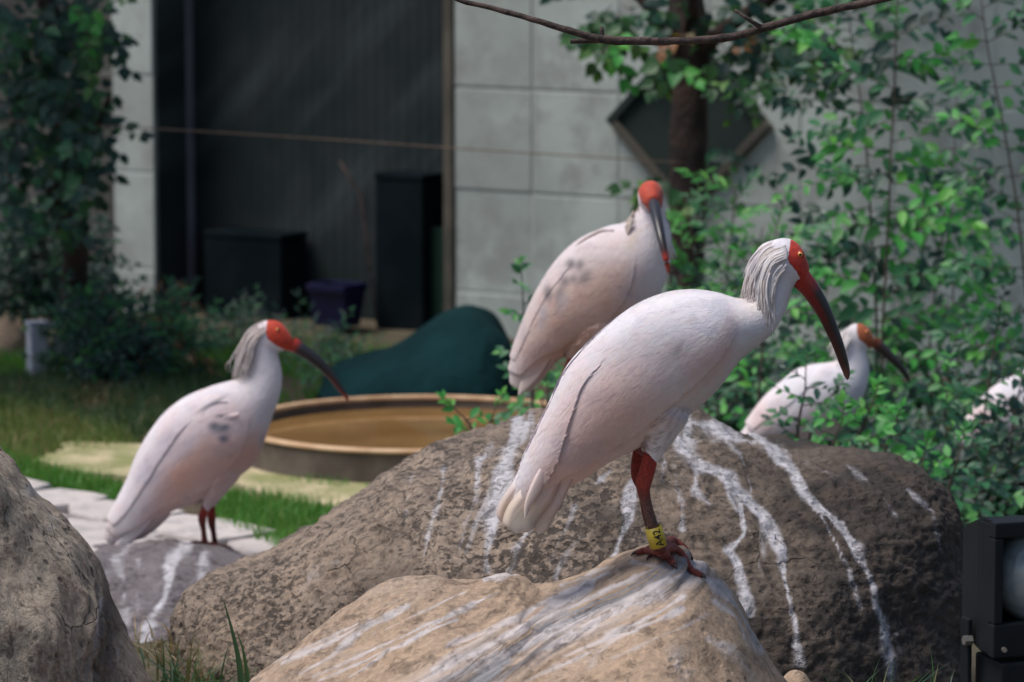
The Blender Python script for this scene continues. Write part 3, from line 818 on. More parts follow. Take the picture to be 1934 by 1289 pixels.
# ------------------------------------------------------------------ ibises
def plumage_mat():
    t = NT('plumage'); co = t.co()
    al = t.n('VectorMath', {'operation': 'DOT_PRODUCT'}, i0=co, i1=(0.66, 0, 0.75)).outputs['Value']
    pe = t.n('VectorMath', {'operation': 'DOT_PRODUCT'}, i0=co, i1=(-0.75, 0, 0.66)).outputs['Value']
    yy = t.n('SeparateXYZ', None, Vector=co).outputs[1]
    wv = t.math('MULTIPLY', t.noise(co, 9, 2), 0.035)
    v = t.n('CombineXYZ', None, X=t.math('MULTIPLY', al, 16.0), Y=t.math('MULTIPLY', t.math('ADD', pe, wv), 120.0), Z=t.math('MULTIPLY', yy, 120.0)).outputs[0]
    barb = t.noise(v, 1.0, 5, 0.65)
    tint = t.attr('tint', 'Color')
    col = t.mix(t.rng(barb, 0.35, 0.75, 0.0, 0.20), tint, (0.82, 0.74, 0.70), 'MULTIPLY')
    col = t.mix(t.rng(t.noise(co, 26, 5, 0.6), 0.52, 0.72, 0.0, 0.5), col, (0.88, 0.83, 0.83), 'MULTIPLY')
    col = t.mix(t.rng(t.noise(co, 9, 4, 0.6), 0.46, 0.68, 0.0, 0.42), col, (1.0, 0.82, 0.76), 'MULTIPLY')
    col = t.mix(t.rng(t.noise(co, 13, 3, 0.5, 0.5), 0.54, 0.70, 0.0, 0.5), col, (0.78, 0.80, 0.88), 'MULTIPLY')
    sp = t.noise(t.n('VectorMath', {'operation': 'SCALE'}, i0=v, Scale=0.32).outputs[0], 1.0, 2, 0.5)
    col = t.mix(t.rng(sp, 0.70, 0.76, 0.0, 0.5), col, (0.55, 0.48, 0.46), 'MULTIPLY')
    edge = t.noise(co, 260, 3)
    fm = t.rng(t.math('ADD', t.attr('face'), t.math('MULTIPLY', t.math('SUBTRACT', edge, 0.5), 4.0)), -0.8, 0.8)
    skin = t.mix(t.rng(t.noise(co, 120, 5, 0.6), 0.35, 0.7), t.attr('skin', 'Color'), t.mix(0.55, t.attr('skin', 'Color'), (0.20, 0.015, 0.012)))
    col = t.mix(fm, col, skin)
    feather_n = t.bump(t.math('ADD', barb, t.math('MULTIPLY', t.noise(co, 18, 3), 1.6)), 0.16, 0.006)
    p = t.pbr(col, 0.72, feather_n, Sheen_Weight=0.15, Sheen_Roughness=0.5)
    return t.out(p)
M['plumage'] = plumage_mat()
def attr_mat(name, rough, bscale, bstr, bdist, mult=0.35, dark=(0.05, 0.02, 0.02), **kw):
    t = NT(name); co = t.co()
    vor = t.n('TexVoronoi', {'feature': 'DISTANCE_TO_EDGE'}, Vector=co, Scale=bscale).outputs['Distance']
    c = t.attr('tint', 'Color')
    c = t.mix(t.rng(t.noise(co, 90, 5), 0.4, 0.75, 0, mult), c, dark)
    return t.out(t.pbr(c, rough, t.bump(t.rng(vor, 0.0, 0.18), bstr, bdist), **kw))
M['leg_skin'] = attr_mat('leg_skin', 0.6, 260, 1.0, 0.003, 0.55)
M['bill_horn'] = attr_mat('bill_horn', 0.33, 160, 0.08, 0.0008, 0.25)
def plain(name, c, rough=0.4, **kw):
    t = NT(name); return t.out(t.pbr(c, rough, None, **kw))
M['iris'] = plain('iris', (0.80, 0.34, 0.06), 0.2, Coat_Weight=0.5)
M['pupil'] = plain('pupil', (0.006, 0.005, 0.005), 0.08)
M['eye_ring'] = plain('eye_ring', (0.34, 0.02, 0.012), 0.5)
M['band'] = simple_mat('yellow_band', (0.60, 0.44, 0.035), (0.50, 0.38, 0.05), 60, 0.45, 0.0)
M['ink'] = plain('band_ink', (0.012, 0.012, 0.010), 0.6)
M['claw'] = plain('claw', (0.06, 0.03, 0.025), 0.5)

RED = (0.56, 0.040, 0.018); ORANGE = (0.46, 0.13, 0.03)
WHITE = np.array((0.79, 0.75, 0.80))

def paint(Q, blobs):
    c = np.repeat(WHITE[None], len(Q), 0)
    for (x, y, rx, ry, ang, colr, amt) in blobs:
        ca, sa = math.cos(R(ang)), math.sin(R(ang))
        dx, dy = Q[:, 0] - x, Q[:, 1] - y
        a = (dx * ca + dy * sa) / rx; b = (-dx * sa + dy * ca) / ry
        w = amt * np.exp(-(a * a + b * b) ** 1.3)
        c = c * (1 - w[:, None]) + np.array(colr)[None] * w[:, None]
    return c

PINK = (0.75, 0.47, 0.40); PEACH = (0.72, 0.40, 0.28); GREY = (0.43, 0.43, 0.50); DARK = (0.10, 0.10, 0.13); CREAM = (0.66, 0.55, 0.44); DUSK = (0.46, 0.37, 0.34)

class Ibis:
    def __init__(s, name, label, o, yaw, stations, vox=0.0035, group='white ibises standing among the boulders'):
        s.o = Vector(o)
        s.e = Vector((math.cos(yaw), math.sin(yaw), 0)); s.n = Vector((-math.sin(yaw), math.cos(yaw), 0))
        s.root = thing(name, label, 'ibis', s.o, group)
        rows = []
        for st in stations:
            if st[0] == 'v':
                _, px, py, dy, U, w = st
                C = s.toward(px, py, dy); U = Vector(U)
            else:
                tx, ty, bx, by, w = st[:5]; dy = st[5] if len(st) > 5 else 0
                a, b = s.pt(tx, ty, dy), s.pt(bx, by, dy)
                C = (a + b) / 2; U = (a - b) / 2
            rows.append((*C, *U, w))
        s.rows = rows; s.vox = vox
        s.N = 200
        G_, s.d, s.t = spline(rows, s.N)
        s.C = G_[:, :3]; s.U = G_[:, 3:6]; s.w = np.maximum(G_[:, 6], 0.002)
        T = np.gradient(s.C, axis=0); T /= np.linalg.norm(T, axis=1, keepdims=True)
        Wd = np.cross(T, s.U); Wd /= np.linalg.norm(Wd, axis=1, keepdims=True)
        prev = -np.array(s.n)
        for i in range(s.N):
            if Wd[i] @ prev < 0: Wd[i] = -Wd[i]
            prev = Wd[i]
        s.W = Wd
        s.extra = []
    def pt(s, px, py, dy=0.0): return onplane(px, py, s.o, s.n) + s.n * dy
    def toward(s, px, py, dy): return s.pt(px, py) + ray(px, py).normalized() * dy
    def ring(s, i, a):
        return s.C[i] + np.outer(np.cos(a), s.U[i]) + np.outer(np.sin(a) * s.w[i], s.W[i])
    def body(s, blobs, facepoly, skin=RED, limbs=()):
        mb = MB(); nv = 48
        a = np.linspace(0, 2 * math.pi, nv, endpoint=False)
        V = [s.C[0]]
        for i in range(s.N): V.extend(s.ring(i, a))
        V.append(s.C[-1])
        Fc = []
        for k in range(nv):
            k2 = (k + 1) % nv
            Fc.append((0, 1 + k2, 1 + k))
            for i in range(s.N - 1):
                Fc.append((1 + i * nv + k, 1 + i * nv + k2, 1 + (i + 1) * nv + k2, 1 + (i + 1) * nv + k))
            Fc.append((1 + (s.N - 1) * nv + k, 1 + (s.N - 1) * nv + k2, len(V) - 1))
        mb.add(V, Fc)
        for pts, rad in limbs:
            q, _, _ = spline([(*s.pt(x, y, dy), r) for (x, y, dy), r in zip(pts, rad)], 14)
            mb.tube(q[:, :3], list(q[:, 3]), 16)
        o = mb.build('body', M['plumage'], s.root)
        bm = bmesh.new(); bm.from_mesh(o.data); bmesh.ops.recalc_face_normals(bm, faces=bm.faces); bm.to_mesh(o.data); bm.free()
        md = o.modifiers.new('r', 'REMESH'); md.mode = 'VOXEL'; md.voxel_size = s.vox
        sm = o.modifiers.new('s', 'SMOOTH'); sm.factor = 0.5; sm.iterations = 9
        dg = bpy.context.evaluated_depsgraph_get()
        me = bpy.data.meshes.new_from_object(o.evaluated_get(dg))
        o.modifiers.clear(); o.data = me; me.name = 'body'
        me.polygons.foreach_set('use_smooth', [True] * len(me.polygons))
        V = world_verts(o); Q = proj(V)
        attr_c(o, 'tint', paint(Q, blobs))
        attr_f(o, 'face', poly_sd(Q, facepoly))
        attr_c(o, 'skin', np.repeat(np.array(skin)[None], len(V), 0))
        s.bvh = BVHTree.FromPolygons([Vector(v) for v in V.tolist()], [tuple(p.vertices) for p in me.polygons])
        s.blobs = blobs; s.surf = [o]
        return o
    def shell(s, name, i0, i1, edge, top=0.0, thick=0.005, side=1, scale=0.03, sh=0.0014, nb=54, front=0.18, sub=None):
        """a layer of plumage over the body from station i0 (tail) to i1 (front); edge: [(station, fraction down the flank)]"""
        u = np.interp([i0, i1], range(len(s.d)), s.d)
        nu = 150
        tt = np.linspace(u[0], u[1], nu)
        ed = np.interp(tt, np.interp([e[0] for e in edge], range(len(s.d)), s.d), [e[1] for e in edge])
        ker = np.ones(9) / 9; ed = np.convolve(np.pad(ed, 4, 'edge'), ker, 'valid')
        tp = np.full(nu, top) if not hasattr(top, '__len__') else np.interp(tt, np.interp([e[0] for e in top], range(len(s.d)), s.d), [e[1] for e in top])
        C = np.stack([np.interp(tt, s.t, s.C[:, k]) for k in range(3)], 1)
        U = np.stack([np.interp(tt, s.t, s.U[:, k]) for k in range(3)], 1)
        W = np.stack([np.interp(tt, s.t, s.W[:, k]) for k in range(3)], 1)
        w = np.interp(tt, s.t, s.w)
        b = np.linspace(0, 1, nb) ** 0.8
        b = np.r_[b, 1.0]
        frac = tp[:, None] + (ed - tp)[:, None] * b[None]
        A = np.arccos(np.clip(1 - 2 * frac, -1, 1)) * side
        S = C[:, None] + np.cos(A)[..., None] * U[:, None] + (np.sin(A) * w[:, None])[..., None] * W[:, None]
        du = np.gradient(S, axis=0); dv = np.gradient(S, axis=1)
        nr = np.cross(du, dv); nr /= np.linalg.norm(nr, axis=2, keepdims=True) + 1e-12
        nr[:, -1] = nr[:, -2]
        sg = np.sign(np.sum(nr * (S - C[:, None]), axis=2, keepdims=True)); nr *= np.where(sg == 0, 1, sg)
        L = u[1] - u[0]
        q = (tt - u[0]) / L
        off = thick * np.clip(q / 0.02, 0, 1)[:, None] * sstep(1.0, 1 - front, q)[:, None] * np.ones((1, nb + 1)) - 0.0012
        off += sub * (1 - q)[:, None] if sub else 0
        off *= sstep(-0.001, 0.10, b)[None] if (not hasattr(top, '__len__') and top == 0.0) is False else 1
        if sh:
            arc = np.cumsum(np.r_[np.zeros((1, nu)), np.linalg.norm(np.diff(S, axis=1), axis=2).T], axis=0).T
            ss = (u[1] - tt)[:, None] + 0.022 * np.array([[noise.noise(Vector(S[i, j] * 16)) for j in range(nb + 1)] for i in range(nu)])
            best = np.zeros_like(arc); done = np.zeros(arc.shape, bool)
            k0 = np.floor(ss / scale)
            for dk in (-2, -1, 0, 1):
                k = k0 + dk
                cx = arc / scale + 0.5 * (k % 2)
                fw = cx - np.floor(cx) - 0.5
                tip = (k + 1.6 - 1.5 * (2 * fw) ** 2 * 0.6) * scale
                inside = (ss < tip) & (ss > k * scale - scale) & ~done
                hgt = np.clip((ss - (k - 0.3) * scale) / (1.9 * scale), 0, 1)
                best[inside] = hgt[inside]; done |= inside
            off += sh * best * sstep(1.0, 0.8, q)[:, None]
        off[:, -1] = -0.004
        off[0] = -0.004
        V = (S + nr * off[..., None]).reshape(-1, 3)
        m = nb + 1
        Fc = [(i * m + j, (i + 1) * m + j, (i + 1) * m + j + 1, i * m + j + 1) for i in range(nu - 1) for j in range(m - 1)]
        o = mk(name, V, Fc, M['plumage'], s.root); s.surf.append(o)
        attr_c(o, 'tint', paint(proj(V), s.blobs)); attr_f(o, 'face', np.full(len(V), -50.0)); attr_c(o, 'skin', np.zeros((len(V), 3)))
        return o
    def down(s, n, facepoly, last, wing, seed, ln=.018, wd=.0019, top_i=None):
        """fine contour-feather tips lying along the body, one mesh"""
        r = np.random.default_rng(seed)
        uL = np.interp(last, range(len(s.d)), s.d)
        ue = np.interp([wing[0], wing[1]], range(len(s.d)), s.d)
        uu = r.uniform(s.t[-1] * .015, uL, n); aa = r.uniform(-math.pi, math.pi, n)
        keep = r.random(n) < (np.interp(uu, s.t, np.linalg.norm(s.U, axis=1)) + np.interp(uu, s.t, s.w)) / .20 + .12
        uu, aa = uu[keep], aa[keep]; n = len(uu)
        itp = lambda A, u: np.stack([np.interp(u, s.t, A[:, k]) for k in range(3)], 1)
        def S(u):
            C, U, W, w = itp(s.C, u), itp(s.U, u), itp(s.W, u), np.interp(u, s.t, s.w)
            ul = np.linalg.norm(U, axis=1)
            pnt = C + np.cos(aa)[:, None] * U + (np.sin(aa) * w)[:, None] * W
            nn = (np.cos(aa) / ul ** 2)[:, None] * U + (np.sin(aa) / w)[:, None] * W
            return pnt, nn / np.linalg.norm(nn, axis=1, keepdims=True), ul
        p0, n0, ul = S(uu)
        L = ln * r.uniform(.6, 1.3, n) * np.clip((ul + np.interp(uu, s.t, s.w)) / .12, .38, 1.1)
        frac = (1 - np.cos(aa)) / 2
        vs, fs = [], []
        for o in s.surf:
            k0 = len(vs); vs += [Vector(v) for v in world_verts(o).tolist()]; fs += [tuple(i + k0 for i in pl.vertices) for pl in o.data.polygons]
        bv = BVHTree.FromPolygons(vs, fs)
        inw = (uu > ue[0]) & (uu < ue[1]) & (frac < np.interp(uu, np.interp([e[0] for e in wing[2]], range(len(s.d)), s.d), [e[1] for e in wing[2]]) - .02)
        base = np.where(inw, wing[3], 0.0) - .0006
        lift = r.uniform(-.0002, .00008, n) * np.clip(ul / .06, .5, 1)
        V = np.zeros((n, 9, 3)); tw = r.normal(0, .0022, n)
        for k, f in enumerate((0, .35, .7, 1.0)):
            pk, nk, _ = S(np.maximum(uu - L * f, s.t[-1] * .003))
            t_ = p0 - pk if k else None
            side = np.cross(nk, itp(np.gradient(s.C, axis=0), uu)); side /= np.linalg.norm(side, axis=1, keepdims=True)
            pk = pk + side * (tw * f * f)[:, None]
            for i in range(n):
                h = bv.ray_cast(Vector(pk[i] + nk[i] * .03), Vector(-nk[i]), .06)[0]
                if h is not None: pk[i] = h
            c = pk + nk * (-.0006 if k == 0 else .00022 + lift * f * .6)[..., None] if k else pk - nk * .0006
            hw = wd * r.uniform(.7, 1.3, n) * (.7, 1.0, .8, 0)[k]
            if k < 3:
                V[:, 2 * k] = c - side * hw[:, None]; V[:, 2 * k + 1] = c + side * hw[:, None]
            else: V[:, 6] = c
        V = V[:, :7]
        Q = proj(p0); ok = poly_sd(Q, facepoly) < -2.5
        V = V[ok]; n = len(V)
        FF = []
        for i in range(n):
            b = i * 7
            FF += [(b, b + 1, b + 3, b + 2), (b + 2, b + 3, b + 5, b + 4), (b + 4, b + 5, b + 6)]
        VV = V.reshape(-1, 3)
        o = mk('down', VV, FF, M['plumage'], s.root); o['kind'] = 'stuff'
        tint = paint(proj(VV), s.blobs) * np.repeat(r.normal(1.0, .022, n)[:, None], 7, 0).reshape(-1, 1)
        tint *= 1 + np.repeat(r.normal(0, .02, (n, 3)), 7, 0)
        attr_c(o, 'tint', np.clip(tint, 0, .86)); attr_f(o, 'face', np.full(len(VV), -50.0)); attr_c(o, 'skin', np.zeros((len(VV), 3)))
    def coverts(s, n, i0, i1, f0, f1, seed, ln=(.035, .06), base=.0062, sides=(1, -1)):
        rr = random.Random(seed); VV = []; FF = []
        u0, u1 = np.interp([i0, i1], range(len(s.d)), s.d)
        X = np.linspace(0, 1, 12); Y = np.linspace(-1, 1, 9)
        for sd in sides:
            for q in range(n):
                L = rr.uniform(*ln); wd = L * rr.uniform(.17, .25)
                ur = rr.uniform(u0 + L, u1); fc = rr.uniform(f0, f1); slope = rr.uniform(-.05, .10)
                ph = rr.uniform(.0005, .0010); k0 = len(VV)
                for x in X:
                    uu = ur - L * x
                    C = np.array([np.interp(uu, s.t, s.C[:, k]) for k in range(3)]); U = np.array([np.interp(uu, s.t, s.U[:, k]) for k in range(3)]); W = np.array([np.interp(uu, s.t, s.W[:, k]) for k in range(3)]); w = np.interp(uu, s.t, s.w)
                    circ = math.pi * (np.linalg.norm(U) + w) / 2
                    sh = min(1, .35 + 1.6 * x) * math.sqrt(max(0, 1 - max(0, (x - .55) / .45) ** 2))
                    for y in Y:
                        a = (math.acos(max(-1, min(1, 1 - 2 * (fc + slope * x)))) + y * wd * sh / circ * math.pi) * sd
                        nn = math.cos(a) * U / np.linalg.norm(U) / np.linalg.norm(U) + math.sin(a) * W / w
                        nn = nn / np.linalg.norm(nn)
                        o = base - .003 + .003 * min(1, x * 3) + ph * x * (1 - .35 * y * y) - (.0016 if abs(y) > .99 or x > .99 else 0)
                        VV.append(C + math.cos(a) * U + math.sin(a) * w * W + nn * o)
                for i in range(11):
                    for j in range(8): FF.append((k0 + i * 9 + j, k0 + (i + 1) * 9 + j, k0 + (i + 1) * 9 + j + 1, k0 + i * 9 + j + 1))
        o = mk('coverts', VV, FF, M['plumage'], s.root); o['kind'] = 'stuff'
        V = np.array(VV)
        attr_c(o, 'tint', paint(proj(V), s.blobs)); attr_f(o, 'face', np.full(len(V), -50.0)); attr_c(o, 'skin', np.zeros((len(V), 3)))
    def feather(s, name, pts, width, dy, thick=0.0016, lean=0.0, extra=None, blunt=0.6):
        """one long flight or tail feather; pts in pixels root -> tip, width in metres"""
        q, _, _ = spline([(*s.pt(x, y, dy + lean * k), 0) for k, (x, y) in enumerate(pts)], 26)
        T = np.gradient(q[:, :3], axis=0); T /= np.linalg.norm(T, axis=1, keepdims=True)
        side = np.cross(T, np.array(s.n)); side /= np.linalg.norm(side, axis=1, keepdims=True)
        V = []; Fc = []
        for i in range(26):
            x = i / 25
            hw = width * (0.55 + 0.45 * min(1, x * 2.2)) * max(0.02, 1 - max(0, (x - blunt) / (1 - blunt)) ** 2.2)
            for j, (c, h) in enumerate(((-1, 0), (-0.5, 0.8), (0, 1.15), (0.5, 0.8), (1, 0), (0.5, -0.6), (-0.5, -0.6))):
                V.append(q[i, :3] + side[i] * hw * c - np.array(s.n) * (h * thick + 0.05 * hw * (1 - c * c)))
        for i in range(25):
            for j in range(7):
                j2 = (j + 1) % 7
                Fc.append((i * 7 + j, i * 7 + j2, (i + 1) * 7 + j2, (i + 1) * 7 + j))
        o = mk(name, V, Fc, M['plumage'], s.root)
        V = np.array(V)
        attr_c(o, 'tint', paint(proj(V), list(s.blobs) + list(extra or []))); attr_f(o, 'face', np.full(len(V), -50.0)); attr_c(o, 'skin', np.zeros((len(V), 3)))
        return o
    def crest(s, A, B, n, dyA, dyB, wid=0.0018, jit=0.004, seed=1, tint=((0.79, 0.755, 0.78), (0.60, 0.52, 0.48))):
        rr = random.Random(seed)
        mb = MB(); cols = []
        for sd in (-1, 1):
            for i in range(n):
                f = (i + rr.random()) / n
                f2 = min(1, max(0, f + rr.uniform(-0.12, 0.12)))
                le = rr.uniform(0.62, 1.04)
                pts = []
                m = len(A); sk = rr.random() ** 1.5 * .38
                for k in range(m):
                    g = f + (f2 - f) * k / (m - 1)
                    x = A[k][0] + (B[k][0] - A[k][0]) * g; y = A[k][1] + (B[k][1] - A[k][1]) * g
                    dy = (dyA + (dyB - dyA) * math.sin(g * math.pi / 2)) * (1 + 0.15 * k / m)
                    pts.append(np.array(s.pt(x, y, sd * dy)) + np.array([rr.gauss(0, 1), rr.gauss(0, 1), rr.gauss(0, 1)]) * jit * k / m)
                q, _, _ = spline(pts, 16)
                q = q[int(16 * sk):max(int(16 * sk) + 6, int(16 * le))]
                w0 = wid * rr.uniform(0.6, 1.5)
                rad = [w0 * (0.7 + 0.6 * math.sin(math.pi * min(1, j / len(q) * 1.1))) * (1 - (j / len(q)) ** 3) + 0.0001 for j in range(len(q))]
                k0 = len(mb.v)
                mb.tube(q, rad, 5)
                c = np.array(tint[0]) * (1 - f * 0) ; mixv = rr.random() ** 1.6
                c = np.array(tint[0]) * (1 - mixv) + np.array(tint[1]) * mixv
                cols.extend([c] * (len(mb.v) - k0))
        o = mb.build('crest', M['plumage'], s.root); o['kind'] = 'stuff'
        attr_c(o, 'tint', np.array(cols)); attr_f(o, 'face', np.full(len(cols), -50.0)); attr_c(o, 'skin', np.zeros((len(cols), 3)))
        return o
    def bill(s, pts, ramp, extra=None, flat=0.8, pts3=None):
        """pts: (px, py, half thickness px [, dy]); ramp: (fraction, top colour, lower colour)"""
        sc = (s.o - CAM).dot(F_) / FPX
        rows = [(*s.toward(p[0], p[1], p[3] if len(p) > 3 else 0.0), p[2] * sc) for p in pts]
        q, _, _ = spline(rows, 40)
        T = np.gradient(q[:, :3], axis=0); T /= np.linalg.norm(T, axis=1, keepdims=True)
        nn = np.array(s.n) if not pts3 else np.array(pts3)
        V = []; C = []; n = 14
        for i in range(40):
            up = np.cross(nn, T[i]); up /= np.linalg.norm(up); up *= -1 if up @ np.array((0.5, 0, 0.85)) < 0 else 1
            la = np.cross(T[i], up)
            f = i / 39
            ct = [np.interp(f, [r[0] for r in ramp], [r[1][k] for r in ramp]) for k in range(3)]
            cb = [np.interp(f, [r[0] for r in ramp], [r[2][k] for r in ramp]) for k in range(3)]
            for k in range(n):
                a = 2 * math.pi * k / n
                y = math.cos(a); x = math.sin(a)
                groove = 0.88 if abs(y + 0.12) < 0.14 else 1.0
                V.append(q[i, :3] + (up * y + la * x * flat * groove) * q[i, 3])
                g = float(sstep(-0.15, 0.25, y))
                C.append([ct[z] * g + cb[z] * (1 - g) for z in range(3)])
        Fc = []
        for i in range(39):
            for k in range(n):
                Fc.append((i * n + k, i * n + (k + 1) % n, (i + 1) * n + (k + 1) % n, (i + 1) * n + k))
        Fc.append(tuple(range(n))); Fc.append(tuple(39 * n + k for k in range(n)))
        if extra:
            mb = MB(); mb.v = [tuple(v) for v in V]; mb.f = Fc
            k0 = len(mb.v)
            mb.tube([s.pt(x, y, 0) for x, y in extra[0]], [r * sc for r in extra[1]], 10)
            C.extend([extra[2]] * (len(mb.v) - k0)); V, Fc = mb.v, mb.f
        o = mk('bill', V, Fc, M['bill_horn'], s.root)
        attr_c(o, 'tint', np.array(C))
        return o
    def eye(s, px, py, r, both=True):
        hit = s.bvh.ray_cast(CAM, ray(px, py).normalized())[0]
        if hit is None: return
        cs = [hit]
        if both: cs.append(hit - s.n * 2 * (hit - s.o).dot(s.n))
        for k, c in enumerate(cs):
            nn = -s.n if k == 0 else s.n
            for nm, rad, push, mt in (('eye_ring', r * 1.7, -0.98, 'eye_ring'), ('eye', r * 1.15, -0.12, 'iris')):
                bm = bmesh.new(); bmesh.ops.create_uvsphere(bm, u_segments=20, v_segments=12, radius=rad)
                V = [Vector(v.co) + c + nn * r * push for v in bm.verts]
                o = mk(nm, V, [[v.index for v in f.verts] for f in bm.faces], M[mt], s.root); bm.free()
            bm = bmesh.new(); bmesh.ops.create_uvsphere(bm, u_segments=14, v_segments=8, radius=r * 0.62)
            mk('pupil', [Vector(v.co) + c + nn * r * 0.56 for v in bm.verts], [[v.index for v in f.verts] for f in bm.faces], M['pupil'], o); bm.free()
    def leg(s, pts, cols, name='leg'):
        """pts: world (Vector, radius m)"""
        q, _, _ = spline([(*p, r) for p, r in pts], 40)
        cc = np.stack([np.interp(np.linspace(0, 1, 40), np.linspace(0, 1, len(cols)), [c[k] for c in cols]) for k in range(3)], 1)
        mb = MB(); mb.tube(q[:, :3], list(q[:, 3]), 14)
        o = mb.build(name, M['leg_skin'], s.root)
        attr_c(o, 'tint', np.repeat(cc, 14, 0))
        return o
    def toes(s, leg, paths, r0=0.0055, col=(0.25, 0.055, 0.045), r1=0.0032):
        for pts in paths:
            q, _, _ = spline(pts, 22)
            rad = []
            for i in range(22):
                f = i / 21
                rad.append((r0 + (r1 - r0) * f) * (1 + 0.16 * math.cos(f * 3 * 2 * math.pi)) * (1 if f < 0.93 else 0.75))
            mb = MB(); mb.tube(q, rad, 10)
            o = mb.build('toe', M['leg_skin'], leg)
            attr_c(o, 'tint', np.repeat(np.array(col)[None], len(mb.v), 0))
            d = Vector(q[-1] - q[-3]).normalized(); e = Vector(q[-1])
            mb = MB(); mb.tube([e - d * 0.003, e + d * 0.005 + Vector((0, 0, 0.0005)), e + d * 0.011 - Vector((0, 0, 0.003))], [r1 * 0.75, r1 * 0.55, r1 * 0.08], 8)
            c = mb.build('claw', M['claw'], leg)

BILL_DARK = (0.018, 0.018, 0.022)
LEG_RED = (0.55, 0.052, 0.032); LEG_BROWN = (0.17, 0.085, 0.072)

def down(bvh, x, y, z=2.0):
    h = bvh.ray_cast(Vector((x, y, z)), Vector((0, 0, -1)))[0] if bvh else None
    return h if h is not None else Vector((x, y, float(ground_z(x, y)) - 0.015))
def simple_foot(b, leg, foot, bvh, yaw, size=0.06):
    paths = []
    for ang, L in ((0, 1.0), (0.6, 0.85), (-0.6, 0.85), (math.pi, 0.5)):
        pts = []
        for k in range(4):
            f = k / 3
            x = foot.x + math.cos(yaw + ang) * L * size * f; y = foot.y + math.sin(yaw + ang) * L * size * f
            h = down(bvh, x, y)
            pts.append(h + Vector((0, 0, 0.004 + 0.005 * (1 - f))))
        paths.append(pts)
    b.toes(leg, paths)

# ---- foremost ibis
hit = FRONT.ray_cast(CAM, ray(1247, 1060).normalized())[0]
fo = Vector((hit.x, hit.y, hit.z))
A_ST = [(947, 986, 1013, 1001, .020), (953, 945, 1040, 961, .030), (976, 895, 1072, 925, .040), (1005, 835, 1112, 899, .050), (1036, 772, 1160, 868, .064),
        (1075, 695, 1213, 843, .078), (1133, 629, 1262, 813, .087), (1190, 582, 1300, 784, .091), (1249, 555, 1334, 757, .090), (1304, 547, 1364, 725, .082),
        (1352, 552, 1397, 682, .066), (1390, 563, 1430, 654, .051), (1414, 563, 1456, 632, .040), (1428, 548, 1474, 607, .033), (1434, 522, 1487, 577, .029),
        (1437, 497, 1495, 549, .027), (1443, 472, 1503, 536, .028), (1460, 454, 1508, 531, .029), (1487, 450, 1512, 530, .027), (1508, 461, 1516, 532, .022), (1522, 485, 1519, 535, .015), (1529, 506, 1521, 538, .009)]
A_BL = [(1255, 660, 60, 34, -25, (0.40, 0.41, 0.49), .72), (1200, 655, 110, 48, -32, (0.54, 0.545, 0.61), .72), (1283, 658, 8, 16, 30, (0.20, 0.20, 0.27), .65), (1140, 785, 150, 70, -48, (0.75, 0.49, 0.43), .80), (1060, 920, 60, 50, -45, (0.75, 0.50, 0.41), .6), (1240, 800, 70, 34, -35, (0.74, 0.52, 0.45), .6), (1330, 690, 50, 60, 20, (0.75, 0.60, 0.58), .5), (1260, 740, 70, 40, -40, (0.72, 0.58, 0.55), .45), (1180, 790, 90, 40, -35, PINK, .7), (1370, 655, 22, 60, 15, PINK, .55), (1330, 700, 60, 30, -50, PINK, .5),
        (1090, 880, 70, 40, -40, PINK, .75), (1005, 975, 62, 46, 0, (0.62, 0.52, 0.43), .7), (1240, 835, 40, 25, 0, (0.78, 0.72, 0.69), .4), (1160, 840, 70, 22, -30, DUSK, .25),
        (1030, 940, 30, 60, 20, PEACH, .25), (1420, 560, 22, 40, 0, CREAM, .45), (1305, 605, 12, 4, -25, DUSK, .5), (1270, 590, 12, 3, -10, DUSK, .35), (1215, 560, 120, 18, -12, (0.78, 0.73, 0.73), .6)]
ib = Ibis('ibis', 'largest white ibis with a yellow band on its leg, standing on the tan streaked boulder', fo, 0.0, A_ST, vox=0.0028)
A_FACE = [(1494, 448), (1491, 470), (1488, 490), (1493, 500), (1504, 513), (1511, 526), (1514, 540), (1545, 548), (1560, 500), (1530, 440)]
ib.body(A_BL, A_FACE, (0.62, 0.040, 0.020), limbs=[([(1272, 730, -.03), (1257, 770, -.032), (1246, 808, -.032), (1238, 838, -.03), (1229, 869, -.03)], [.020, .041, .031, .021, .009]),
                                        ([(1270, 730, .035), (1252, 775, .035), (1236, 810, .035), (1222, 838, .035), (1212, 860, .035)], [.020, .044, .034, .022, .008])])
wing_edge = [(1, .42), (2, .62), (3, .74), (4, .80), (5, .82), (6, .80), (7, .78), (8, .76), (9, .72), (10, .62), (10.8, .45)]
for sd in (1, -1):
    ib.shell('wing', 1.6, 10.8, wing_edge, top=0.02, thick=.0055, side=sd, scale=.042, sh=.0005, front=.09)
cloak_edge = [(0.55, .44), (0.8, .50), (1.2, .54), (2, .52), (3, .45), (4, .30), (5, .19), (6, .16), (7, .13), (8, .10)]
for sd in (1, -1):
    ib.shell('back_plume', 0.62, 7.6, cloak_edge, top=[(0.6, .38), (0.8, .30), (1.2, .20), (1.8, .08), (2.5, 0.015), (9, 0.0)], thick=.0085, side=sd, scale=.06, sh=.0006, front=.45, sub=.003)
ib.feather('tail_feather', [(1060, 860), (1020, 920), (985, 965), (975, 1000)], .028, -.040, extra=[(965, 975, 60, 50, 0, CREAM, .75)], blunt=.9)
ib.feather('tail_feather', [(1080, 880), (1050, 930), (1025, 975), (1018, 1003)], .016, -.034, extra=[(1025, 985, 24, 40, 0, (0.62, 0.44, 0.32), .7)], blunt=.85)
ib.feather('tail_feather', [(1040, 850), (1000, 905), (965, 955), (954, 990)], .022, -.020, extra=[(955, 960, 16, 40, 20, (0.50, 0.32, 0.19), .75)], blunt=.85)
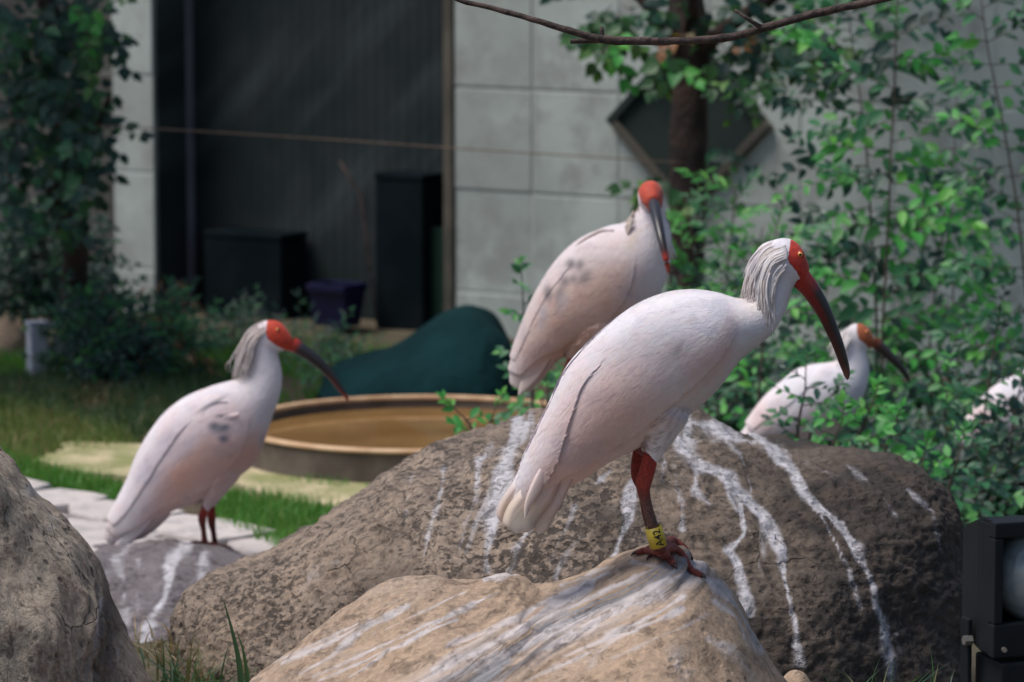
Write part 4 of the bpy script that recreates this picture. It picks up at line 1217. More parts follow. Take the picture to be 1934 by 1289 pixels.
ib.feather('tail_feather', [(1060, 860), (1020, 920), (990, 965), (982, 1002)], .030, .030, blunt=.9)
ib.feather('wing_tip', [(1040, 850), (1016, 905), (997, 945), (991, 972)], .011, -.051, blunt=.35)
ib.down(15000, A_FACE, 19.2, (1.6, 10.6, wing_edge, .0050), 101)
ib.crest([(1482, 451), (1442, 464), (1417, 498), (1405, 540), (1397, 572)], [(1484, 484), (1460, 500), (1447, 540), (1450, 590), (1457, 634)], 130, .004, .036, wid=.0012, jit=.005, seed=3)
ib.crest([(1470, 470), (1450, 492), (1440, 520), (1436, 550), (1433, 580)], [(1486, 500), (1468, 520), (1460, 550), (1458, 580), (1464, 612)], 40, .028, .037, wid=.0011, jit=.004, seed=8)
ib.bill([(1512, 523, 19), (1529, 545, 18), (1546, 571, 16), (1560, 597, 14), (1572, 625, 12.3), (1583, 652, 10.8), (1592, 680, 9.3), (1598, 700, 7.4), (1600.5, 713, 4.2), (1600.8, 718, 1)],
        [(0, (0.52, 0.035, 0.020), (0.42, 0.026, 0.018)), (.10, (0.22, 0.020, 0.018), (0.34, 0.022, 0.018)), (.20, BILL_DARK, (0.20, 0.014, 0.014)), (.50, (0.012, 0.012, 0.015), (0.050, 0.011, 0.011)), (.86, (0.022, 0.016, 0.017), (0.05, 0.016, 0.015)), (1, (0.24, 0.10, 0.085), (0.24, 0.10, 0.085))],
        extra=([(1494, 535), (1504, 541), (1516, 549), (1530, 560)], [1.2, 3.6, 6.0, 5.0], (0.40, 0.028, 0.020)))
ib.eye(1511, 481, .0044)
ank = ib.pt(1214, 913, -.03); foot = Vector((fo.x, fo.y, fo.z))
base = ib.pt(1245, 1036, -.02)
leg = ib.leg([(ib.pt(1229, 852, -.03), .0125), (ib.pt(1223, 878, -.03), .0135), (ib.pt(1215, 905, -.03), .0140), (ib.pt(1214, 920, -.03), .0118), (ib.pt(1221, 950, -.028), .0092), (ib.pt(1231, 985, -.025), .0094), (ib.pt(1240, 1012, -.022), .0098), (base, .0115)],
             [LEG_RED, (0.60, 0.060, 0.034), (0.50, 0.06, 0.038), (0.24, 0.10, 0.08), LEG_BROWN, (0.19, 0.08, 0.065), (0.26, 0.065, 0.05)])
def fray(px, py, r):
    h = FRONT.ray_cast(CAM, ray(px, py).normalized())
    if h[0] is None: return None
    return h[0] + h[1] * r * (1 if h[1].dot(CAM - h[0]) > 0 else -1)
def toepath(pl, lift=.006):
    out = [base.copy()]
    for k, (x, y) in enumerate(pl):
        q = fray(x, y, lift * (1 - 0.3 * k / len(pl)))
        out.append(q if q is not None else P(x, y, (out[-1] - CAM).dot(F_)))
    return out
ib.toes(leg, [toepath([(1222, 1045), (1203, 1049)]), toepath([(1278, 1045), (1300, 1078), (1325, 1092)]), toepath([(1262, 1060), (1275, 1072)]),
              [base + Vector((0, .012, 0)), P(1272, 1020, 6.78), P(1290, 1032, 6.78), P(1303, 1050, 6.78)]], r0=.0095, r1=.0058, col=(0.44, 0.095, 0.070))
leg2 = ib.leg([(ib.pt(1213, 842, .035), .011), (ib.pt(1206, 872, .035), .011), (ib.pt(1206, 905, .035), .012), (ib.pt(1214, 930, .035), .009), (ib.pt(1224, 985, .04), .008), (ib.pt(1244, 1046, .045), .009)],
              [(0.40, 0.035, 0.024), (0.40, 0.035, 0.024), (0.32, 0.045, 0.03), LEG_BROWN, LEG_BROWN])
f2 = ib.pt(1244, 1046, .045)
simple_foot(ib, leg2, f2, FRONT, 0.9, .05)
# yellow leg band with its number
bA, bB = ib.pt(1232.5, 990, -.0245), ib.pt(1243, 1028, -.021)
bd = (bB - bA).normalized()
mb = MB(); rB = .0152
ref = bd.cross(Vector((0, 1, 0))).normalized(); b3 = bd.cross(ref)
for i in range(2):
    pass
nB = 28; VV = []; FF = []
for (rr_, ff) in ((rB, 0), (rB, 1), (rB - .0015, 1), (rB - .0015, 0)):
    for k in range(nB):
        a = 2 * math.pi * k / nB
        VV.append(bA + (bB - bA) * ff + (ref * math.cos(a) + b3 * math.sin(a)) * rr_)
for r in range(4):
    for k in range(nB):
        k2 = (k + 1) % nB; r2 = (r + 1) % 4
        FF.append((r * nB + k, r * nB + k2, r2 * nB + k2, r2 * nB + k))
band = mk('leg_band', VV, FF, M['band'], leg, None, True)
cu = bpy.data.curves.new('number', 'FONT'); cu.body = 'A42'; cu.size = .0205; cu.align_x = 'CENTER'; cu.align_y = 'CENTER'; cu.extrude = 0; cu.resolution_u = 3; cu.space_character = 1.0; cu.offset = .00022
to = bpy.data.objects.new('number', cu); COL.objects.link(to)
dg = bpy.context.evaluated_depsgraph_get()
tm = bpy.data.meshes.new_from_object(to.evaluated_get(dg))
bpy.data.objects.remove(to)
bm = bmesh.new(); bm.from_mesh(tm)
bmesh.ops.triangulate(bm, faces=bm.faces[:]); bmesh.ops.subdivide_edges(bm, edges=bm.edges[:], cuts=2)
toC = (CAM - bA).normalized(); toC = (toC - bd * toC.dot(bd)).normalized(); rt = bd.cross(toC)   # right-hand side when facing the band
if rt.x < 0: rt = -rt
VV = []
for v in bm.verts:
    sx, sy = v.co.x * 0.92, v.co.y * 0.95       # text runs up the leg: text x -> -bd, text y -> -right
    a = (-sy + .004) / rB
    VV.append((bA + bB) / 2 - bd * sx + (toC * math.cos(a) + rt * math.sin(a)) * (rB + .0004))
mk('number', VV, [[v.index for v in f.verts] for f in bm.faces], M['ink'], leg, None, False)
bm.free()

# ---- left ibis
lx = P(392, 1030, 9.8)
lo = down(ROCKS['small grey boulder with white streaks under the leftmost ibis'], lx.x, 9.80)
B_ST = [(194, 1012, 211, 1031, .018), (205, 985, 246, 1024, .028), (225, 948, 284, 1001, .038), (246, 905, 324, 967, .050), (263, 862, 374, 950, .064), (287, 820, 417, 932, .074),
        (316, 783, 453, 900, .082), (352, 752, 481, 876, .083), (392, 732, 495, 848, .077), (425, 722, 505, 818, .067), (448, 716, 514, 790, .054), (463, 706, 525, 760, .041), (469, 692, 532, 730, .034),
        (471, 672, 532, 700, .029), (472, 652, 527, 678, .027), (476, 632, 525, 666, .027), (487, 613, 529, 664, .028), (507, 605, 537, 663, .027), (527, 608, 547, 663, .022), (543, 623, 556, 663, .015), (552, 637, 559, 663, .009)]
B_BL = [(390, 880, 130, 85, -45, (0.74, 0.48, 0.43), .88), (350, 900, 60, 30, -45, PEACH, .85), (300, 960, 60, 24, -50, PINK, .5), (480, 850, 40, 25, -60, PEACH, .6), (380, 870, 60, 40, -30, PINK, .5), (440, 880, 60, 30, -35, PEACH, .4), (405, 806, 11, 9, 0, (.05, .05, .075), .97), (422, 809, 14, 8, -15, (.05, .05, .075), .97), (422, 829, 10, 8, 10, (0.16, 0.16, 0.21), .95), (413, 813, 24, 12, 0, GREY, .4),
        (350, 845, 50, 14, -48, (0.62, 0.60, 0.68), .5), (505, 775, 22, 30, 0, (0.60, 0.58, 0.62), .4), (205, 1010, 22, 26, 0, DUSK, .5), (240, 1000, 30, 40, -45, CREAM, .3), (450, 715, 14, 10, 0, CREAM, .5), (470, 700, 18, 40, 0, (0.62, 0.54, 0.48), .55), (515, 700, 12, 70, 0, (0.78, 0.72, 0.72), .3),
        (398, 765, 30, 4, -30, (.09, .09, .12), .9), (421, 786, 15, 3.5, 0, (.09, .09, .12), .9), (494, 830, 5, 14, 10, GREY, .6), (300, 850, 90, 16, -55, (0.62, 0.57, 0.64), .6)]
ib2 = Ibis('ibis', 'leftmost white ibis standing on the small grey boulder, facing right', lo, 0.0, B_ST, vox=0.0034)
B_FACE = [(506, 598), (503, 615), (502, 628), (506, 642), (520, 652), (538, 662), (556, 670), (575, 660), (565, 620), (530, 595)]
ib2.body(B_BL, B_FACE, (0.62, 0.052, 0.020), limbs=[([(432, 850, -.02), (420, 885, -.025), (406, 917, -.025), (396, 942, -.02), (389, 963, -.02)], [.02, .044, .034, .020, .008]), ([(436, 850, .03), (424, 885, .03), (410, 917, .03), (402, 942, .03), (397, 963, .03)], [.02, .044, .034, .020, .008])])
w2 = [(0.6, .40), (1, .55), (2, .70), (3, .78), (4, .82), (5, .84), (6, .84), (7, .80), (8, .74), (9, .62), (9.8, .42)]
for sd in (1, -1):
    ib2.shell('wing', 0.5, 9.9, w2, top=0.03, thick=.006, side=sd, scale=.042, sh=.0009, front=.2)
c2 = [(1, .22), (2, .30), (3, .30), (4, .27), (5, .24), (6, .22), (7, .21), (8, .18), (9, .14)]
for sd in (1, -1):
    ib2.shell('back_plume', 1.0, 8.8, c2, top=0.0, thick=.010, side=sd, scale=.06, sh=.0007, front=.35)
# folded feather edges with dark showing between them
ib2.feather('scapular_feather', [(432, 752), (418, 754), (400, 763), (380, 778)], .006, -.066, extra=[(410, 757, 30, 5, -30, DARK, .85)])
ib2.feather('scapular_feather', [(438, 786), (428, 785), (418, 785), (410, 783)], .003, -.079, extra=[(420, 785, 14, 4, 0, DARK, .85)])
ib2.feather('scapular_feather', [(455, 775), (440, 780), (420, 788), (400, 800)], .010, -.080)
ib2.feather('tail_feather', [(300, 960), (265, 995), (235, 1020), (215, 1031)], .016, -.030, extra=[(250, 1005, 40, 8, -42, DUSK, .5)])
ib2.feather('tail_feather', [(320, 970), (295, 990), (270, 1008), (245, 1024)], .012, .010)
ib2.down(17000, B_FACE, 17.6, (0.6, 9.7, w2, .0052), 102)
ib2.crest([(497, 606), (470, 626), (452, 662), (441, 692), (437, 716)], [(503, 626), (482, 650), (474, 676), (466, 704), (462, 728)], 70, .004, .030, wid=.0013, jit=.011, seed=5, tint=((0.66, 0.60, 0.60), (0.48, 0.40, 0.36)))
mbx = MB(); 
ib2.bill([(549, 649, 14.5), (568, 660, 12.8), (588, 674, 11.3), (607, 690, 9.8), (624, 708, 8.4), (638, 727, 6.8), (650, 744, 5), (655, 752, 3.4), (657, 757, 1)],
         [(0, (0.50, 0.04, 0.02), (0.50, 0.04, 0.02)), (.06, (0.42, 0.04, 0.02), (0.42, 0.04, 0.02)), (.12, (0.030, 0.032, 0.042), (0.05, 0.03, 0.034)), (.5, BILL_DARK, BILL_DARK), (.9, (0.016, 0.016, 0.02), (0.20, 0.03, 0.02)), (.95, (0.36, 0.05, 0.03), (0.40, 0.06, 0.03)), (1, (0.45, 0.09, 0.05), (0.45, 0.09, 0.05))])
ib2.eye(524, 623, .0040)
def stand(b, hip, ank, foot_xy, bvh, yaw, size=.06):
    f = down(bvh, foot_xy.x, foot_xy.y)
    top = f + Vector((0, 0, .008))
    lg = b.leg([(hip, .010), (hip.lerp(ank, .5), .0095), (ank + (hip - ank) * .12, .0115), (ank - Vector((0, 0, .008)), .0105), (ank.lerp(top, .5), .0072), (top, .0085)],
               [LEG_RED, LEG_RED, (0.28, 0.05, 0.035), (0.24, 0.055, 0.04), (0.24, 0.05, 0.04)])
    simple_foot(b, lg, f, bvh, yaw, size)
sb = ROCKS['small grey boulder with white streaks under the leftmost ibis']
stand(ib2, ib2.pt(391, 948, -.02), ib2.pt(383, 975, -.02), ib2.pt(388, 1024, -.02), sb, 0.0)
stand(ib2, ib2.pt(398, 948, .03), ib2.pt(398, 985, .03), ib2.pt(405, 1026, .03), sb, 0.1)

# ---- middle ibis, head turned to the camera
mx = P(1135, 800, 9.2)
mo = down(BIG, mx.x, 9.15)
myaw = R(-22)
C_ST = [(963, 724, 1000, 742, .020), (964, 696, 1023, 716, .032), (977, 650, 1054, 682, .046), (997, 599, 1090, 668, .062), (1022, 546, 1132, 640, .076), (1058, 492, 1186, 620, .085),
        (1100, 451, 1226, 586, .088), (1142, 429, 1248, 548, .082), (1176, 421, 1261, 512, .066), (1195, 412, 1267, 478, .052), (1203, 398, 1266, 446, .041),
        ('v', 1234, 408, .000, (-.030, .018, .012), .035), ('v', 1231, 386, .004, (-.008, .032, .016), .031), ('v', 1229, 370, -.012, (.0, .020, .030), .031), ('v', 1229, 369, -.036, (0, .004, .034), .030),
        ('v', 1230, 372, -.055, (0, 0, .030), .026), ('v', 1232, 377, -.072, (0, 0, .022), .019), ('v', 1233, 381, -.084, (0, 0, .014), .012)]
C_BL = [(1090, 600, 150, 85, -50, (0.62, 0.385, 0.285), .92), (1090, 620, 90, 40, -50, PEACH, .8), (1160, 560, 50, 60, 0, PEACH, .45), (1020, 690, 50, 40, -60, PINK, .6), (1200, 560, 40, 60, 0, (0.58, 0.53, 0.56), .5), (1120, 480, 60, 40, -40, (0.64, 0.61, 0.65), .5),
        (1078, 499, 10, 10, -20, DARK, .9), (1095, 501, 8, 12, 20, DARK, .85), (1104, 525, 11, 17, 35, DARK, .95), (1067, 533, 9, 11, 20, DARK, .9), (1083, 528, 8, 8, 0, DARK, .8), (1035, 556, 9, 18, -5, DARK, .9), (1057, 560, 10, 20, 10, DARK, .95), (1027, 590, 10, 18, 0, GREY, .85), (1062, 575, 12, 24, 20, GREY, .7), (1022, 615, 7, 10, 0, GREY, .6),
        (1070, 655, 40, 14, -30, (0.55, 0.24, 0.10), .7), (990, 728, 30, 20, 0, CREAM, .5), (1195, 455, 10, 22, 20, CREAM, .6), (1245, 470, 18, 40, 0, (0.74, 0.66, 0.60), .5), (1160, 700, 60, 60, 0, DUSK, .3), (1100, 590, 120, 70, -50, (0.70, 0.52, 0.46), .55)]
ib3 = Ibis('ibis', 'middle white ibis behind the largest boulder with its red face turned to the viewer', mo, myaw, C_ST, vox=0.0034)
C_FACE = [(1203, 345), (1207, 372), (1212, 384), (1224, 396), (1232, 408), (1240, 408), (1250, 392), (1253, 375), (1252, 345), (1228, 336)]
ib3.body(C_BL, C_FACE, (0.56, 0.065, 0.026), limbs=[([(1180, 580, -.03), (1150, 610, -.03), (1115, 640, -.03), (1092, 662, -.03), (1084, 675, -.03)], [.02, .044, .034, .020, .009])])
for sd in (1, -1):
    ib3.shell('wing', 0.8, 8.6, [(0.8, .40), (1, .5), (2, .70), (3, .80), (4, .84), (5, .84), (6, .80), (7, .72), (8, .52), (8.6, .38)], top=0.03, thick=.006, side=sd, scale=.042, sh=.0010, front=.22)
    ib3.shell('back_plume', 1.4, 7.4, [(1.4, .2), (2, .26), (3, .24), (5, .2), (7.4, .14)], top=0.0, thick=.008, side=sd, scale=.055, sh=.0007, front=.35)
ib3.feather('tail_feather', [(1050, 660), (1025, 695), (1000, 725), (988, 745)], .017, -.030, extra=[(1010, 700, 40, 6, -55, DUSK, .5)])
ib3.feather('tail_feather', [(1060, 665), (1040, 690), (1022, 715), (1008, 736)], .010, -.020)
ib3.feather('scapular_feather', [(1172, 432), (1150, 434), (1118, 450), (1092, 470)], .007, -.045, extra=[(1115, 448, 40, 4, -32, (0.30, 0.20, 0.16), .8)])
ib3.down(17000, C_FACE, 12.6, (0.9, 8.4, [(0.8, .40), (1, .5), (2, .70), (3, .80), (4, .84), (5, .84), (6, .80), (7, .72), (8, .52), (8.6, .38)], .0052), 103)
ib3.crest([(1203, 392), (1196, 405), (1184, 416), (1172, 426)], [(1208, 410), (1203, 435), (1198, 456), (1190, 470)], 22, .01, .050, wid=.0019, jit=.004, seed=9, tint=((0.60, 0.53, 0.48), (0.40, 0.32, 0.27)))
ib3.crest([(1262, 450), (1268, 470), (1278, 490)], [(1264, 458), (1270, 478), (1276, 494)], 4, .0, .01, wid=.0022, jit=.002, seed=4, tint=((0.66, 0.60, 0.56), (0.6, 0.5, 0.45)))
ib3.bill([(1233, 380, 10, -.070), (1237, 396, 10.5, -.105), (1242, 420, 9.5, -.150), (1248, 447, 8.3, -.185), (1254, 473, 7, -.205), (1258.5, 492, 5.8, -.210), (1261, 505, 4.4, -.208), (1262.5, 516, 2.0, -.203)],
         [(0, (0.07, 0.035, 0.04), (0.12, 0.03, 0.03)), (.12, (0.035, 0.038, 0.05), (0.035, 0.036, 0.045)), (.7, BILL_DARK, BILL_DARK), (.78, (0.05, 0.02, 0.02), (0.05, 0.02, 0.02)), (.84, (0.50, 0.05, 0.03), (0.5, 0.05, 0.03)), (1, (0.55, 0.10, 0.06), (0.55, 0.10, 0.06))], flat=1.0, pts3=(1, 0, 0))
bC = ROCKS['largest boulder, brown and pitted with white droppings running down it']
stand(ib3, ib3.pt(1092, 662, -.03), ib3.pt(1072, 720, -.03), ib3.pt(1090, 800, -.03), bC, myaw)
stand(ib3, ib3.pt(1120, 655, .03), ib3.pt(1100, 720, .03), ib3.pt(1115, 800, .03), bC, myaw)

# ---- right ibis behind the sapling
ro_ = P(1555, 1000, 10.2)
ro_ = Vector((ro_.x, ro_.y, float(ground_z(ro_.x, ro_.y)) - .015))
D_ST = [(1385, 836, 1418, 852, .020), (1412, 800, 1462, 838, .038), (1445, 756, 1512, 834, .058), (1478, 726, 1560, 828, .070), (1510, 701, 1593, 808, .074), (1541, 688, 1615, 778, .066),
        (1566, 685, 1631, 748, .053), (1582, 680, 1639, 720, .040), (1588, 667, 1642, 697, .031), (1589, 652, 1639, 677, .027), (1591, 636, 1637, 664, .026), (1600, 619, 1641, 658, .027), (1617, 611, 1646, 657, .026), (1634, 614, 1652, 657, .020), (1647, 629, 1656, 657, .012)]
D_BL = [(1560, 790, 60, 30, -30, PINK, .5), (1600, 620, 20, 16, 0, (0.72, 0.68, 0.66), .4), (1580, 660, 14, 30, 0, CREAM, .4), (1445, 790, 40, 30, -40, PINK, .4)]
ib4 = Ibis('ibis', 'white ibis with an orange face, half hidden by leaves behind the largest boulder', ro_, R(4), D_ST, vox=0.0042)
ib4.body(D_BL, [(1619, 600), (1618, 625), (1621, 640), (1634, 650), (1648, 668), (1665, 660), (1660, 620), (1635, 600)], (0.40, 0.11, 0.035), limbs=[([(1550, 765, -.02), (1540, 795, -.02), (1532, 825, -.02), (1528, 845, -.02), (1527, 856, -.02)], [.02, .044, .032, .018, .009])])
for sd in (1, -1):
    ib4.shell('wing', 0.8, 6.4, [(0.8, .4), (1, .5), (2, .74), (3, .82), (4, .8), (5, .68), (6.4, .4)], top=0.03, thick=.006, side=sd, scale=.042, sh=.0010, front=.22)
    ib4.shell('back_plume', 0.9, 5.6, [(0.9, .2), (2, .26), (4, .2), (5.6, .14)], top=0.0, thick=.009, side=sd, scale=.055, sh=.0007, front=.35)
ib4.crest([(1604, 616), (1586, 634), (1572, 656), (1562, 672)], [(1606, 634), (1594, 654), (1588, 672), (1582, 690)], 26, .004, .03, wid=.0022, jit=.006, seed=12)
ib4.bill([(1650, 645, 11.5), (1668, 660, 9.8), (1685, 677, 8.2), (1700, 693, 6.6), (1711, 708, 5), (1716, 718, 3.2), (1719, 724, 1)],
         [(0, (0.30, 0.07, 0.03), (0.30, 0.07, 0.03)), (.15, (0.045, 0.035, 0.038), (0.05, 0.035, 0.035)), (.85, BILL_DARK, BILL_DARK), (1, (0.12, 0.05, 0.05), (0.12, 0.05, 0.05))])
ib4.eye(1637, 627, .004)
stand(ib4, ib4.pt(1527, 845, -.02), ib4.pt(1520, 900, -.02), ib4.pt(1530, 1010, -.02), None, 0)
stand(ib4, ib4.pt(1540, 840, .03), ib4.pt(1535, 900, .03), ib4.pt(1545, 1010, .03), None, 0)

# ---- fifth ibis, mostly outside the frame at the right
def copy_tree(o, parent=None):
    c = o.copy(); COL.objects.link(c); c.parent = parent
    ORIGIN[c.name] = ORIGIN[o.name]
    for ch in list(o.children): copy_tree(ch, c)
    return c
ib5 = copy_tree(ib4.root)
ib5.location = ib4.root.location + Vector((0.635, 0.50, -0.075))
ib5['label'] = 'white ibis seen only as a tail and back behind leaves at the right edge'

# ------------------------------------------------------------------ twig in front
t = thing('branch', 'bare dark curved branch hanging across the top of the view', 'branch', P(1140, 74, 6.9))
bpts = [(300, -380), (560, -170), (780, -45), (865, 0), (930, 16), (1010, 38), (1085, 61), (1140, 75), (1220, 78), (1310, 77), (1390, 68), (1460, 48), (1540, 26), (1620, 9), (1700, -10), (1800, -40), (1960, -95), (2300, -260)]
brad = [.0018, .0028, .0036, .0042, .0048, .0054, .0064, .0078, .0072, .0070, .0074, .0076, .0074, .0070, .0068, .0064, .0075, .011]
q, _, _ = spline([(*P(x, y, 6.9 + 0.02 * math.sin(x * .01)), r) for (x, y), r in zip(bpts, brad)], 120)
mb = MB(); mb.tube([Vector(p[:3]) + Vector((0, 0, 0.0012 * noise.noise(Vector(p[:3]) * 40))) for p in q], [r[3] * (1 + .16 * noise.noise(Vector(r[:3]) * 60)) for r in q], 12)
mb.build('limb', M['branch'], t)
for pl, rd in ([((1150, 76), (1120, 77), (1077, 79)), (.0062, .0052, .0042)], [((1137, 74), (1137, 62), (1136, 51)), (.0052, .0040, .0032)], [((1437, 52), (1412, 36), (1387, 19)), (.0046, .0036, .0028)]):
    mb = MB(); mb.tube([P(x, y, 6.9 - .004) for x, y in pl], list(rd), 9)
    mb.build('stub', M['branch'], t)

# ------------------------------------------------------------------ floodlight
def floodlight():
    fc = P(1985, 1105, 6.3)
    t = thing('floodlight', 'black floodlight with a round glass lens at the bottom right corner', 'floodlight', Vector((fc.x, fc.y, 0.1)))
    rot = Matrix.Rotation(R(19), 3, 'Z')
    X, Yv, Z = rot @ Vector((1, 0, 0)), rot @ Vector((0, 1, 0)), Vector((0, 0, 1))
    def L(x, y, z): return fc + X * x + Yv * y + Z * z
    w, h, dp = .112, .112, .15
    # tapered housing
    bm = bmesh.new()
    vs = []
    for (y, k) in ((0, 1), (.04, 1), (dp, .80)):
        for a, b in ((-1, -1), (1, -1), (1, 1), (-1, 1)): vs.append(bm.verts.new(L(a * w * k, y, b * h * k - (0.01 if k < 1 else 0))))
    for r in (0, 1):
        for k in range(4): bm.faces.new((vs[r * 4 + k], vs[r * 4 + (k + 1) % 4], vs[r * 4 + 4 + (k + 1) % 4], vs[r * 4 + 4 + k]))
    bm.faces.new(vs[8:12])
    bmesh.ops.bevel(bm, geom=bm.edges[:], offset=.006, segments=2, affect='EDGES')
    bm.verts.index_update()
    mk('housing', [v.co[:] for v in bm.verts], [[v.index for v in f.verts] for f in bm.faces], M['black_metal'], t, None, False); bm.free()
    # front frame: four bars round a recess
    for a, b, sx, sz in ((0, 1, 2 * w, .026), (0, -1, 2 * w, .056), (1, 0, .016, .136), (-1, 0, .016, .136)):
        mb = MB()
        zc = (h - .013) if b == 1 else (-h + .028) if b == -1 else (h - .026 + -h + .056) / 2
        hh = sz if b else (2 * h - .082 - .001)
        mb.box(L(a * (w - .008), -.008, zc), sx, .022, hh, rot, .003)
        mb.build('frame_bar', M['black_metal'], t, smooth=False)
    mb = MB(); mb.box(L(0, .055, .015), 2 * w - .06, .01, 2 * h - .09, rot); mb.build('reflector_plate', M['dark_box'], t, smooth=False)
    # round lens
    prof = [(.0005, -.030), (.028, -.027), (.056, -.016), (.078, .002), (.087, .02), (.087, .05)]
    V = []; Fc = []; n = 48
    for i in range(n):
        a = 2 * math.pi * i / n
        for r, y in prof: V.append(L(r * math.cos(a), y, r * math.sin(a) + .014))
    m = len(prof)
    for i in range(n):
        j = (i + 1) % n
        for k in range(m - 1): Fc.append((i * m + k, j * m + k, j * m + k + 1, i * m + k + 1))
    mk('lens', V, Fc, M['lens'], t)
    # bracket, bolt, stake
    for sx in (-1, 1):
        mb = MB(); mb.box(L(sx * (w + .006), .07, -.16), .008, .03, .20, rot, .003); mb.build('bracket_arm', M['black_metal'], t, smooth=False)
        mb = MB(); mb.tube([L(sx * (w + .004), .055, -.095), L(sx * (w + .018), .055, -.095)], [.009, .008], 6); mb.build('bolt', M['steel'], t, smooth=False)
    mb = MB(); mb.tube([L(-.094, -.0195, -.098), L(-.094, -.0245, -.098)], [.0048, .0040], 10); mb.build('screw', M['steel'], t, smooth=False)
    mb = MB(); mb.box(L(0, .07, -.262), 2 * w + .02, .03, .01, rot, .003); mb.build('bracket_base', M['black_metal'], t, smooth=False)
    b = L(0, .07, -.30)
    mb = MB(); mb.tube([b, Vector((b.x, b.y, -.1))], [.02, .02], 14); mb.build('stake', M['black_metal'], t)
    mb = MB(); mb.box(L(.02, .03, -.215), .235, .10, .19, rot, .006); mb.build('ballast_box', M['black_metal'], t, smooth=False)
floodlight()

# ------------------------------------------------------------------ plants
def leaf_proto(kind):
    """unit leaf along +Y, folded along the midrib: vertices, faces"""
    if kind == 'oval':
        ys = [0, .10, .32, .58, .80, 1.0]; ws_ = [.02, .12, .235, .22, .12, .0]
    elif kind == 'narrow':
        ys = [0, .12, .38, .65, .86, 1.0]; ws_ = [.015, .075, .12, .105, .05, .0]
    else:
        ys = [0, .06, .25, .50, .76, 1.0]; ws_ = [.02, .22, .38, .34, .18, .0]
    V = []; Fc = []
    for y, w in zip(ys, ws_):
        z = -.22 * y * y + .05 * y
        V += [(-w, y, z + w * .28), (0, y, z), (w, y, z + w * .28)]
    for i in range(len(ys) - 1):
        a = i * 3
        Fc += [(a, a + 1, a + 4, a + 3), (a + 1, a + 2, a + 5, a + 4)]
    return np.array(V), Fc
LEAF = {k: leaf_proto(k) for k in ('oval', 'narrow', 'broad')}
_leafmesh = {}
def leaf_mesh(kind, mat):
    if (kind, mat) not in _leafmesh:
        V, Fc = LEAF[kind]
        me = bpy.data.meshes.new('leaf'); me.from_pydata(V.tolist(), [], Fc); me.materials.append(M[mat])
        me.polygons.foreach_set('use_smooth', [True] * len(me.polygons))
        _leafmesh[(kind, mat)] = me
    return _leafmesh[(kind, mat)]

class Plant:
    def __init__(s, name, label, cat, base, group=None, seed=0):
        s.root = thing(name, label, cat, base, group)
        s.base = Vector(base); s.r = random.Random(seed); s.leaves = []; s.tw = MB()
    def leaf(s, p, d, nrm, size, kind, mat):
        d = Vector(d).normalized(); x = d.cross(Vector(nrm))
        if x.length < 1e-3: x = d.cross(Vector((1, 0.2, 0.1)))
        x.normalize(); z = x.cross(d)
        s.leaves.append((Matrix(((x.x, d.x, z.x, p[0]), (x.y, d.y, z.y, p[1]), (x.z, d.z, z.z, p[2]), (0, 0, 0, 1))) @ Matrix.Scale(size, 4), kind, mat, size))
    def twig(s, p0, d, length, n, size, kind, mat, droop=.3, face=.55, rad=.0018, tip=True, spread=62):
        """a spray: twig with leaves alternating on both sides"""
        r = s.r
        d = Vector(d).normalized(); p = Vector(p0); pts = [p.copy()]
        st = length / n
        sidev = None
        for i in range(n):
            d = (d + Vector((r.gauss(0, .06), r.gauss(0, .06), -droop * st * 3 + r.gauss(0, .05)))).normalized()
            p = p + d * st; pts.append(p.copy())
            up = (Vector((0, 0, 1)) * (1 - face) + Vector((r.gauss(0, .25), -1, .25)) * face).normalized()
            sv = d.cross(up).normalized() * (1 if i % 2 else -1)
            f = (i + 1) / n
            ang = R(spread + r.gauss(0, 12)) * (1 - .3 * f)
            ld = d * math.cos(ang) + sv * math.sin(ang)
            nn = (up + Vector((r.gauss(0, .3), r.gauss(0, .3), r.gauss(0, .3)))).normalized()
            s.leaf(p, ld, nn, size * r.uniform(.55, 1.25) * (1 - .25 * f * f), kind, mat)
        if tip: s.leaf(p, d, up, size * r.uniform(.6, .9), kind, mat)
        s.tw.tube(pts, [rad * (1 - .7 * i / n) for i in range(n + 1)], 4, False)
        return pts
    def stem(s, pts, r0, r1, name='stem', mat='stem', n=40, nseg=8):
        q, _, _ = spline([(*p, 0) for p in pts], n)
        mb = MB(); mb.tube([Vector(p[:3]) + Vector((noise.noise(Vector(p[:3]) * 6), noise.noise(Vector(p[:3]) * 6 + Vector((9, 0, 0))), 0)) * r0 * .8 for p in q], [r0 + (r1 - r0) * i / (n - 1) for i in range(n)], nseg)
        mb.build(name, M[mat], s.root)
        return [Vector(p[:3]) for p in q]
    def finish(s, nparts=0, twmat='stem'):
        if s.tw.v: s.tw.build('twigs', M[twmat], s.root)['kind'] = 'stuff'
        org = ORIGIN[s.root.name]
        def show(L):
            q = proj([L[0].translation])[0]
            return (-80 < q[0] < 2010 and -80 < q[1] < 1320, L[3])
        ls = sorted(s.leaves, key=show, reverse=True)
        for Mx, kind, mat, size in ls[:nparts]:
            o = bpy.data.objects.new('leaf', leaf_mesh(kind, mat)); COL.objects.link(o); o.parent = s.root
            o.matrix_local = Matrix.Translation(-org) @ Mx
        rest = ls[nparts:]
        bym = {}
        for L in rest: bym.setdefault(L[2], []).append(L)
        for mat, LL in bym.items():
            VV = []; FF = []; k = 0
            for Mx, kind, _, size in LL:
                V, Fc = LEAF[kind]
                A = np.array(Mx)
                VV.append(V @ A[:3, :3].T + A[:3, 3]); FF += [tuple(i + k for i in f) for f in Fc]; k += len(V)
            o = mk('foliage', np.vstack(VV), FF, M[mat], s.root)
            o['kind'] = 'stuff'
        return s

